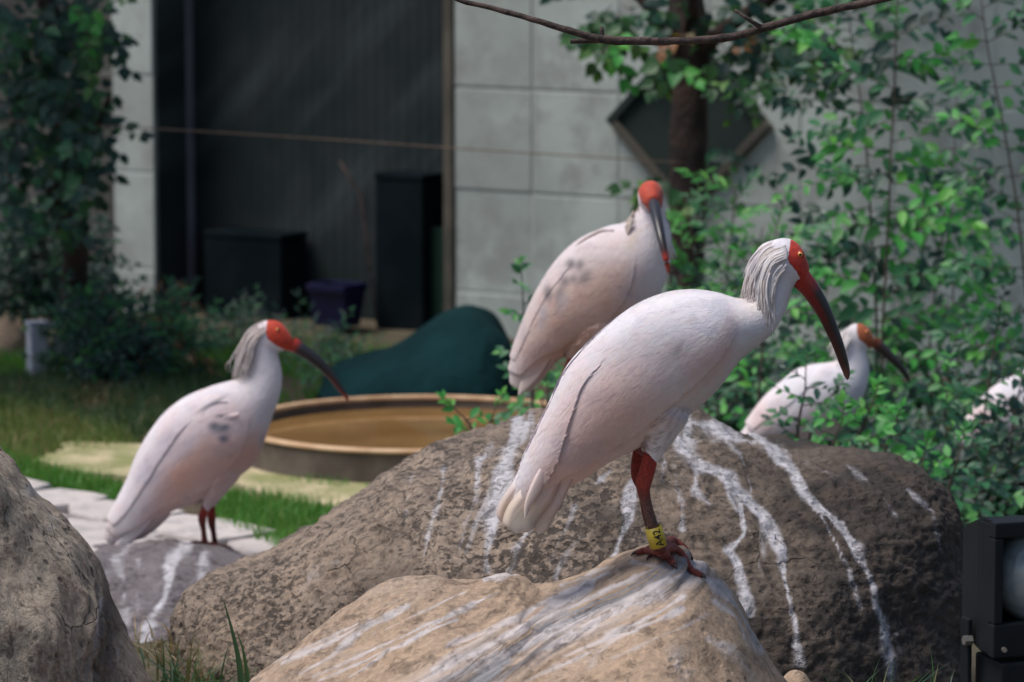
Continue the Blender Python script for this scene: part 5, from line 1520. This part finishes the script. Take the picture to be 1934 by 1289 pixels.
def sapling(label, stems, gap, tl, size, kind, mats, seed, nparts=290, y0=0.12, density=1.0, leafn=9, wide=1.0, droop=.35, group='saplings growing along the pale wall', name='sapling'):
    base = stems[0][0]
    p = Plant(name, label, 'sapling', (base[0], base[1], max(0, base[2])), group, seed)
    r = p.r
    for pts in stems:
        q = p.stem(pts, .0052, .0016, n=50)
        L = sum((q[i + 1] - q[i]).length for i in range(len(q) - 1))
        n = int(L / gap * density)
        for k in range(n):
            f = y0 + (1 - y0) * (k + r.random() * .6) / n
            i = min(int(f * (len(q) - 1)), len(q) - 2)
            c = q[i]
            sg = 1 if k % 2 else -1
            d = Vector((sg * r.uniform(.65, 1), r.gauss(0, .45), r.uniform(-.05, .6)))
            ln = tl * r.uniform(.5, 1.15) * (1.05 - .5 * max(0, f - .55) / .45) * wide
            m = r.choices(mats, weights=[4, 3, 3][:len(mats)])[0]
            pt = p.twig(c, d, ln, max(4, int(leafn * ln / tl)), size, kind, m, droop)
            if r.random() < .55 and len(pt) > 5:
                j = len(pt) // 2
                d2 = Vector((sg * .6, r.gauss(0, .6), r.uniform(-.6, .8)))
                p.twig(pt[j], d2, ln * .5, max(3, int(leafn * .5)), size * .9, kind, m, droop)
        p.twig(q[-1], (q[-1] - q[-3]), tl * .5, 6, size * .8, kind, mats[0], 0)
    return p.finish(nparts)

def px_stem(pl, d): return [P(x, y, d + (0.0 if len(q) < 3 else q[2])) for q in pl for x, y in [q[:2]]]
LM = ['leaf_mid', 'leaf_dark', 'leaf_bright']
g1 = G(1660, 880)
sapling('twin stemmed green sapling with arching sprays right of the foremost bird',
        [px_stem([(1662, 905), (1657, 780), (1655, 640), (1648, 480), (1640, 330), (1625, 190), (1606, 60), (1598, -60)], 11.4),
         px_stem([(1668, 905), (1664, 760), (1667, 600), (1676, 430), (1684, 280), (1690, 130), (1694, 10), (1700, -70)], 11.2)],
        .036, .31, .064, 'oval', ['leaf_mid', 'leaf_dark', 'leaf_bright'], 11, leafn=12, droop=.6)
sapling('slender green sapling leaning along the right edge of the view',
        [px_stem([(1965, 980), (1955, 800), (1942, 600), (1925, 430), (1905, 290), (1880, 160), (1858, 40), (1845, -70)], 11.0)],
        .034, .22, .062, 'oval', ['leaf_mid', 'leaf_dark', 'leaf_bright'], 23, leafn=9, droop=.5)
sapling('thin upright sapling between the twin stemmed sapling and the right edge', [px_stem([(1745, 930), (1748, 780), (1760, 600), (1782, 430), (1800, 300), (1806, 190)], 11.9)], .038, .22, .060, 'oval', ['leaf_mid', 'leaf_bright', 'leaf_dark'], 77, leafn=9)
sapling('lower leafy sapling between the twin stemmed sapling and the right edge',
        [px_stem([(1800, 960), (1806, 840), (1810, 700), (1800, 560), (1790, 450)], 11.6),
         px_stem([(1860, 960), (1872, 860), (1885, 740), (1890, 600)], 11.3)],
        .034, .20, .048, 'oval', ['leaf_dark', 'leaf_mid', 'leaf_mid'], 31, leafn=8)
sapling('low leafy sapling behind the neck of the foremost bird',
        [px_stem([(1420, 960), (1430, 800), (1440, 660), (1452, 520), (1470, 420)], 11.0),
         px_stem([(1520, 960), (1530, 800), (1540, 680), (1560, 560)], 11.3),
         px_stem([(1340, 950), (1335, 800), (1330, 680), (1340, 560)], 11.5)],
        .034, .19, .046, 'oval', ['leaf_mid', 'leaf_dark', 'leaf_bright'], 37, leafn=8)
sapling('bushy sapling half covering the far right ibis', [px_stem([(1850, 1000), (1852, 880), (1862, 760), (1880, 640)], 10.1), px_stem([(1900, 1000), (1905, 900), (1915, 800), (1935, 690)], 10.0), px_stem([(1800, 1000), (1795, 900), (1785, 800), (1790, 720)], 10.2)], .026, .14, .045, 'oval', ['leaf_dark', 'leaf_mid', 'leaf_dark'], 83, leafn=8)
# little seedlings with bright leaves at the back of the boulders
def seedling(label, stems, size, mats, seed, n=60, gap=.032, tl=.09, kind='oval', leafn=4, group='seedlings behind the largest boulder'):
    return sapling(label, stems, gap, tl, size, kind, mats, seed, nparts=n, y0=.25, leafn=leafn, group=group, name='seedling')
seedling('small seedling with dark stems in front of the half hidden ibis', [px_stem([(1500, 870), (1508, 790), (1520, 735), (1522, 700)], 9.55), px_stem([(1520, 870), (1535, 800), (1560, 760), (1580, 735)], 9.6)], .036, ['leaf_mid', 'leaf_dark', 'leaf_bright'], 41)
seedling('bright green seedling at the breast of the half hidden ibis', [px_stem([(1610, 900), (1620, 830), (1640, 780), (1650, 755)], 9.6), px_stem([(1560, 880), (1575, 830), (1590, 790)], 9.5), px_stem([(1660, 900), (1675, 840), (1690, 800)], 9.7)], .044, ['leaf_bright', 'leaf_bright', 'leaf_mid'], 43, n=120, gap=.024)
seedling('bright green seedling over the right shoulder of the largest boulder', [px_stem([(1730, 930), (1738, 890), (1745, 860)], 9.5), px_stem([(1790, 930), (1805, 880), (1815, 840)], 9.7)], .042, ['leaf_bright', 'leaf_mid', 'leaf_bright'], 47, gap=.03)
seedling('pale green sprig between the round basin and the largest boulder', [px_stem([(905, 850), (890, 805), (862, 775)], 9.9), px_stem([(912, 850), (925, 800), (935, 775)], 9.9)], .040, ['leaf_bright', 'leaf_mid', 'leaf_bright'], 53, n=40, gap=.05)
seedling('small leafy sprig left of the middle ibis against the pale wall', [px_stem([(1010, 860), (1004, 700), (992, 600), (985, 520)], 10.6), px_stem([(1020, 850), (1035, 760), (1030, 700)], 10.3)], .046, ['leaf_mid', 'leaf_bright', 'leaf_mid'], 59, n=60, gap=.05, tl=.07)

# feathery bush beside the trunk
def fern_bush(label, base, stems, size, mats, seed, nparts=280, gap=.035, tl=.17):
    p = Plant('bush', label, 'bush', base, None, seed); r = p.r
    for pts in stems:
        q = p.stem(pts, .006, .002, n=30)
        n = int(sum((q[i + 1] - q[i]).length for i in range(29)) / gap)
        for k in range(n):
            i = min(int((.15 + .85 * k / n) * 29), 28)
            sg = 1 if k % 2 else -1
            p.twig(q[i], (sg * r.uniform(.4, 1), r.gauss(0, .5), r.uniform(.1, .9)), tl * r.uniform(.6, 1.2), 11, size, 'narrow', r.choices(mats, weights=[5, 3, 2])[0], .5, face=.45, spread=50)
    return p.finish(nparts)
bx = G(1330, 800)
fern_bush('feathery light green bush growing at the foot of the tree trunk', (bx.x, bx.y, 0),
          [px_stem([(1330, 800), (1325, 640), (1310, 480), (1296, 370)], 12.3), px_stem([(1345, 800), (1360, 620), (1376, 490), (1390, 350)], 12.2), px_stem([(1310, 800), (1300, 680), (1290, 600), (1285, 520)], 12.1), px_stem([(1360, 800), (1400, 650), (1420, 520), (1440, 430)], 12.4)],
          .052, ['leaf_bright', 'leaf_mid', 'leaf_dark'], 61, gap=.030)

# dense masses
def clump(name, label, cat, c, rad, n, size, kind, mats, seed, group=None, trunk=None, nparts=0, up=.2, weights=(6, 3, 1)):
    p = Plant(name, label, cat, (c[0], c[1], 0.0), group, seed); r = p.r
    if trunk:
        for pts, r0, r1 in trunk: p.stem(pts, r0, r1, 'trunk', 'bark', 30, 12)
    cs = []
    for k in range(max(6, n // 45)):
        v = Vector((r.gauss(0, 1), r.gauss(0, 1), r.gauss(0, 1))).normalized() * (r.random() ** .45)
        cs.append(Vector(c) + Vector((v.x * rad[0], v.y * rad[1], v.z * rad[2])))
    root = Vector((c[0], c[1], max(0.0, c[2] - rad[2] * .9)))
    for cc in cs:
        if r.random() < .7: p.tw.tube([root.lerp(cc, .15), root.lerp(cc, .6) + Vector((0, 0, .03)), cc], [.004, .003, .0015], 4, False)
        m = r.choices(mats, weights=weights[:len(mats)])[0]
        for j in range(n // len(cs) // 5):
            d = Vector((r.gauss(0, 1), r.gauss(0, 1), r.gauss(0, .6) + up))
            p.twig(cc + Vector((r.gauss(0, .03), r.gauss(0, .03), r.gauss(0, .03))), d, size * 3.0, 5, size, kind, m if r.random() < .75 else r.choice(mats), .6, rad=.0012)
    return p.finish(nparts)

# tree with the dark trunk in front of the diamond panel
tp = [P(1302, 800, 12.9), P(1300, 640, 12.9), P(1298, 440, 12.9), P(1300, 240, 12.9), P(1302, 90, 12.9), P(1292, -60, 12.9), P(1285, -300, 12.9)]
p = Plant('tree', 'dark trunked tree with hanging broad leaves in front of the diamond panel', 'tree', (tp[0].x, tp[0].y, 0), None, 71)
q, _, _ = spline([(*v, 0) for v in tp], 60)
mb = MB(); nn = 20
Vv = []; Ff = []
for i, c in enumerate(q):
    f = i / 59
    rad = .066 + .05 * max(0, 1 - f * 9) ** 2 - .012 * f + .02 * math.exp(-((f - .66) / .05) ** 2)
    for k in range(nn):
        a = 2 * math.pi * k / nn
        rr = rad * (1 + .14 * noise.fractal(Vector((math.cos(a) * 2.2, math.sin(a) * 2.2, c[2] * 3)), 1, 2, 4))
        Vv.append((c[0] + rr * math.cos(a), c[1] + rr * math.sin(a), c[2]))
for i in range(59):
    for k in range(nn): Ff.append((i * nn + k, i * nn + (k + 1) % nn, (i + 1) * nn + (k + 1) % nn, (i + 1) * nn + k))
mk('trunk', Vv, Ff, M['bark'], p.root)
for e, r0 in (([P(1296, 120, 12.9), P(1255, 50, 12.8), P(1190, -20, 12.75), P(1120, -80, 12.7)], .030), ([P(1304, 130, 12.9), P(1350, 70, 12.8), P(1430, 10, 12.7), P(1520, -40, 12.6)], .034), ([P(1302, 60, 12.88), P(1310, 0, 12.6), P(1330, -100, 12.4)], .026)):
    p.stem(e, r0, r0 * .45, 'limb', 'bark', 24, 10)
r = p.r
def cluster(p, x, y, d, n, size, mats, w=(6, 1, 4), spreadpx=38, droop=.9, kind='broad', dd=.12):
    r = p.r
    for k in range(n):
        c = P(x + r.gauss(0, spreadpx), y + r.gauss(0, spreadpx * .7), d + r.gauss(0, dd))
        dv = Vector((r.gauss(0, .7), r.gauss(0, .5), -.45 + r.gauss(0, .55)))
        p.twig(c, dv, size * 2.6, 5, size, kind, r.choices(mats, weights=w[:len(mats)])[0], droop, face=.6, rad=.0016)
LT = ['leaf_tree', 'leaf_bright', 'leaf_dark']
for x, y, n, s_ in ((1140, 25, 7, 34), (1185, 40, 7, 34), (1225, 10, 7, 34), (1120, 60, 3, 18), (1250, 115, 4, 26), (1400, 30, 11, 40), (1455, 60, 9, 36), (1500, 95, 6, 30), (1445, 115, 6, 28), (1410, 140, 2, 18), (1520, 30, 8, 36), (1345, 5, 4, 22), (1485, 140, 2, 14),
                   (1258, 320, 2, 8), (1372, 300, 3, 12), (1300, 360, 3, 18), (1560, 60, 5, 30)):
    cluster(p, x, y, 12.65, n, .062, LT, spreadpx=s_)
for x, y, n in ((1385, 110, 2), (1295, 60, 2)):
    cluster(p, x, y, 12.6, n, .05, ['leaf_dry', 'leaf_tree'], w=(4, 1), spreadpx=18)
def crown(p, c, rad, n, size, mats, w):
    r = p.r
    for k in range(n):
        v = Vector((r.gauss(0, 1), r.gauss(0, 1), r.gauss(0, 1))).normalized() * (r.random() ** .4)
        q = Vector(c) + Vector((v.x * rad[0], v.y * rad[1], v.z * rad[2]))
        p.twig(q, (r.gauss(0, 1), r.gauss(0, 1), r.gauss(-.2, .6)), size * 3, 5, size, 'broad', r.choices(mats, weights=w)[0], .8, face=.2, rad=.002)
crown(p, (0.80, 12.9, 2.6), (.70, .6, .6), 230, .10, LT, (5, 1, 4))
p.finish(290)

# dark leafy tree at the upper left
p = Plant('tree', 'dark leafy tree hanging over the upper left corner', 'tree', tuple(G(148, 668))[:2] + (0,), None, 73)
b = G(148, 668)
p.stem([Vector((b.x, b.y, -.05)), P(142, 560, 13.75), P(128, 400, 13.5), P(105, 220, 13.4), P(90, 40, 13.4), P(80, -120, 13.4)], .055, .035, 'trunk', 'bark', 40, 14)
p.stem([P(112, 380, 13.4), P(150, 290, 13.2), P(185, 230, 13.1), P(205, 180, 13.0)], .016, .008, 'limb', 'bark', 20, 8)
p.stem([P(105, 220, 13.4), P(60, 130, 13.2), P(20, 60, 13.1)], .020, .008, 'limb', 'bark', 20, 8)
for x, y, n, s_ in ((40, 40, 16, 50), (95, 30, 16, 44), (140, 40, 13, 30), (160, 90, 5, 16), (60, 130, 15, 50), (100, 140, 15, 40), (140, 190, 7, 20), (30, 230, 12, 46), (95, 240, 14, 46), (125, 270, 8, 24), (140, 310, 5, 14), (50, 320, 8, 40), (120, 330, 6, 36), (125, 400, 4, 18), (165, 180, 2, 10), (10, 420, 4, 30), (140, 350, 3, 14), (60, 400, 4, 30)):
    cluster(p, x, y, 13.15, n, .062, ['leaf_dark', 'leaf_tree', 'leaf_dark'], w=(8, 1, 2), spreadpx=s_, dd=.18)
cluster(p, 175, 45, 13.0, 4, .06, LT, spreadpx=14); cluster(p, 150, 5, 13.0, 6, .06, LT, spreadpx=30)
crown(p, (-2.45, 13.1, 2.6), (1.2, .9, .8), 380, .11, ['leaf_dark', 'leaf_tree'], (3, 2))
p.finish(290)

def clump_px(name, label, cat, x, y, d, rx, ry, n, size, kind, mats, seed, dep=.3, **kw):
    c = P(x, y, d); s = d / FPX
    return clump(name, label, cat, c, (rx * s, dep, ry * s), n, size, kind, mats, seed, **kw)
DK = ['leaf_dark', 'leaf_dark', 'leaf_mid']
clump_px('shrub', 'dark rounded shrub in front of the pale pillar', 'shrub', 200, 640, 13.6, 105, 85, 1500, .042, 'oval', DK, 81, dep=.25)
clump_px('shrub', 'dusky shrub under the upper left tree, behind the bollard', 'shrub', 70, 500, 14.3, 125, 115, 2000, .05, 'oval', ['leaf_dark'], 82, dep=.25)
clump_px('shrub', 'shaggy grass green shrub at the foot of the doorway post', 'shrub', 300, 630, 13.7, 48, 75, 600, .06, 'narrow', ['leaf_mid', 'leaf_dark', 'leaf_dry'], 83, dep=.18)
clump_px('shrub', 'low dark weeds along the foot of the dark doorway', 'shrub', 480, 640, 14.3, 130, 40, 700, .045, 'narrow', ['leaf_dark', 'leaf_dark', 'leaf_mid'], 91, dep=.25)
clump_px('shrub', 'thin weedy shrub in front of the blue bin and the teal heap', 'shrub', 650, 690, 13.2, 70, 55, 420, .036, 'narrow', ['leaf_dark', 'leaf_mid', 'leaf_mid'], 84, dep=.2)
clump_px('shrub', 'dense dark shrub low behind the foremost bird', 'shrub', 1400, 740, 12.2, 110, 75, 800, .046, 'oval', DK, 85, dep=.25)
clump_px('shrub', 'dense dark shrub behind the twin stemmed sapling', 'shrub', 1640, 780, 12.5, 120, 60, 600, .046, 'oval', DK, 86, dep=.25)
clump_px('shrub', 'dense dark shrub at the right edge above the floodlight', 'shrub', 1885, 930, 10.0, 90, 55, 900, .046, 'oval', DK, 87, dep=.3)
clump_px('shrub', 'low green ground shrub between the largest boulder and the floodlight', 'shrub', 1790, 960, 10.6, 70, 60, 600, .04, 'oval', ['leaf_dark', 'leaf_mid', 'leaf_dark'], 88, dep=.25)
clump_px('shrub', 'low bush filling the gap below the half hidden ibis', 'shrub', 1640, 860, 10.9, 120, 60, 800, .042, 'oval', ['leaf_dark', 'leaf_dark', 'leaf_mid'], 89, dep=.25)
clump_px('shrub', 'small weedy shrub under the tail of the middle ibis', 'shrub', 1035, 765, 10.9, 36, 28, 90, .04, 'oval', ['leaf_mid', 'leaf_dark', 'leaf_bright'], 90, dep=.15)

# ------------------------------------------------------------------ grass
def grass(name, label, pts, mat, hmin, hmax, w, seed, lean=.5, kind='stuff', cat='grass', segs=4):
    """pts: world positions of the blades"""
    r = np.random.default_rng(seed)
    VV = []; FF = []; k = 0
    for p in pts:
        h = r.uniform(hmin, hmax); a = r.uniform(0, 2 * math.pi); l = abs(r.normal(0, lean)) * h
        fa = r.uniform(0, math.pi)
        fx, fy = math.cos(fa) * w * .5, math.sin(fa) * w * .5
        for i in range(segs + 1):
            t = i / segs
            c = (p[0] + math.cos(a) * l * t * t, p[1] + math.sin(a) * l * t * t, p[2] + h * (t - .25 * min(1.2, l / h) * t * t))
            ww = 1 - t ** 1.6
            if i == segs: VV.append(c)
            else: VV += [(c[0] - fx * ww, c[1] - fy * ww, c[2]), (c[0] + fx * ww, c[1] + fy * ww, c[2])]
        for i in range(segs - 1): FF.append((k + 2 * i, k + 2 * i + 1, k + 2 * i + 3, k + 2 * i + 2))
        FF.append((k + 2 * segs - 2, k + 2 * segs - 1, k + 2 * segs)); k += 2 * segs + 1
    c = np.mean(np.array(pts), 0)
    o = mk(name, VV, FF, M[mat], None, (c[0], c[1], 0))
    props(o, label, cat, None, kind)
    return o
def scatter(poly, n, seed, patchy=3.0, thr=-.2):
    """n points on the ground inside a pixel polygon, in patches"""
    r = np.random.default_rng(seed)
    W = np.array([G(x, y)[:] for x, y in poly])[:, :2]
    lo_, hi_ = W.min(0), W.max(0)
    out = []
    while len(out) < n:
        Q = r.uniform(lo_, hi_, (4000, 2))
        Q = Q[poly_sd(Q, W) > 0]
        for x, y in Q:
            if noise.noise(Vector((x * patchy, y * patchy, seed))) + 0.5 * noise.noise(Vector((x * patchy * 3, y * patchy * 3, seed))) > thr:
                out.append((x, y, float(ground_z(x, y)) - .02))
            if len(out) >= n: break
    return out
grass('grass', 'dark green grass slope at the left below the dark shrubs', scatter([(-60, 690), (460, 690), (520, 760), (430, 815), (240, 830), (130, 790), (-60, 760)], 6500, 1, 2.5, -.35), 'grass_long', .02, .075, .005, 1)
grass('grass', 'sunlit yellowish grass at the left edge beside the sand', scatter([(-60, 740), (120, 770), (250, 815), (300, 838), (200, 845), (110, 850), (40, 890), (-60, 890)], 4200, 7, 3, -.5), 'grass_sun', .02, .065, .005, 7)
grass('grass', 'thin sparse grass growing through the pale sand', scatter([(40, 850), (100, 832), (330, 838), (520, 862), (800, 890), (900, 940), (700, 975), (430, 925), (150, 905)], 2600, 8, 4, .02), 'grass_sun', .01, .04, .004, 8)
grass('grass', 'strip of grass between the sand and the flagstones', scatter([(0, 850), (90, 880), (200, 905), (290, 930), (240, 955), (120, 925), (30, 905), (-20, 890)], 3200, 2, 4, -.6), 'grass', .02, .06, .005, 2)
grass('grass', 'bright grass clump between the leftmost ibis and the largest boulder', scatter([(400, 950), (450, 938), (560, 955), (650, 970), (640, 1040), (540, 1050), (470, 1020), (420, 1000)], 4200, 3, 4, -.7), 'grass', .03, .085, .005, 3)
grass('grass', 'grass growing round the foot of the round basin', scatter([(430, 880), (520, 905), (640, 925), (760, 930), (760, 905), (600, 895), (480, 860)], 900, 4, 5, .0), 'grass', .02, .06, .004, 4)
grass('grass', 'weedy grass before the doorway and the teal heap', scatter([(330, 640), (640, 640), (960, 700), (940, 745), (600, 745), (480, 770), (400, 700)], 3500, 5, 3, -.2), 'grass', .02, .08, .005, 5)
grass('grass', 'rough grass under the saplings at the right', scatter([(1080, 740), (1940, 760), (2000, 1100), (1700, 1100), (1300, 900)], 6500, 6, 2.5, -.3), 'grass_long', .03, .11, .006, 6)
grass('grass', 'taller grass round the pale stone and the bollard at the left edge', scatter([(-60, 660), (130, 668), (150, 705), (-60, 705)], 1200, 9, 3, -.6), 'grass', .03, .09, .006, 9)
grass('grass', 'dry straw mixed into the grass at the left', scatter([(-40, 720), (300, 740), (420, 800), (230, 850), (0, 870)], 900, 10, 3, -.1), 'straw', .02, .07, .004, 10, lean=.9)
# tufts among the boulders
def tuft(label, x, y, d, n, h, seed, spread=.06, mat='grass_long', lean=.7, w=.006):
    r = random.Random(seed)
    c = P(x, y, d); zg = float(ground_z(c.x, c.y)) - .02
    pts = [(c.x + r.gauss(0, spread), c.y + r.gauss(0, spread), zg) for _ in range(n)]
    o = grass('grass_tuft', label, pts, mat, h * .5, h, w, seed, lean, None, 'grass tuft', 6)
    return o
tuft('tuft of dark grass between the left boulder and the foremost boulder', 368, 1285, 7.75, 110, .15, 91, .075, lean=1.2, w=.006)
tuft('dry straw coloured tuft at the foot of the largest boulder at bottom left', 395, 1270, 8.0, 260, .07, 92, .10, 'straw', 1.6, .0035)
tuft('tuft of long grass at the bottom right between the largest boulder and the floodlight', 1745, 1300, 6.95, 110, .15, 93, .08, lean=.9)
tuft('sparse wiry tuft right of the small tan stone', 1600, 1300, 7.1, 24, .10, 94, .05)
def blade(label, pl, d, w):
    q, _, _ = spline([(*P(x, y, d), 0) for x, y in pl], 20)
    V = []; Fc = []
    for i, c in enumerate(q):
        k = w * (1 - (i / 19) ** 1.7) + .0003
        V += [(c[0] - k, c[1], c[2]), (c[0], c[1] + k * .5, c[2]), (c[0] + k, c[1], c[2])]
    for i in range(19): Fc += [(i * 3, i * 3 + 1, i * 3 + 4, i * 3 + 3), (i * 3 + 1, i * 3 + 2, i * 3 + 5, i * 3 + 4)]
    o = mk('tall_grass', V, Fc, M['grass_long'], None, tuple(q[0][:3]))
    props(o, label, 'tall grass')
blade('tall upright grass blade between the left and foremost boulders', [(458, 1330), (452, 1255), (438, 1190), (421, 1130)], 7.3, .006)
blade('shorter bent grass blade beside the tall upright one', [(468, 1330), (466, 1270), (458, 1225), (446, 1190)], 7.35, .0045)

# ------------------------------------------------------------------ thin cable across the yard
q = [P(-200, 218, 13.0), P(100, 233, 13.0), P(500, 256, 13.0), P(900, 283, 12.95), P(1295, 308, 12.83)]
mb = MB(); qq, _, _ = spline([(*v, 0) for v in q], 60); mb.tube(qq[:, :3], .0026, 6)
o = mb.build('cable', M['wire'], None, q[0])
props(o, 'thin rusty cable strung across the yard to the tree trunk', 'cable')
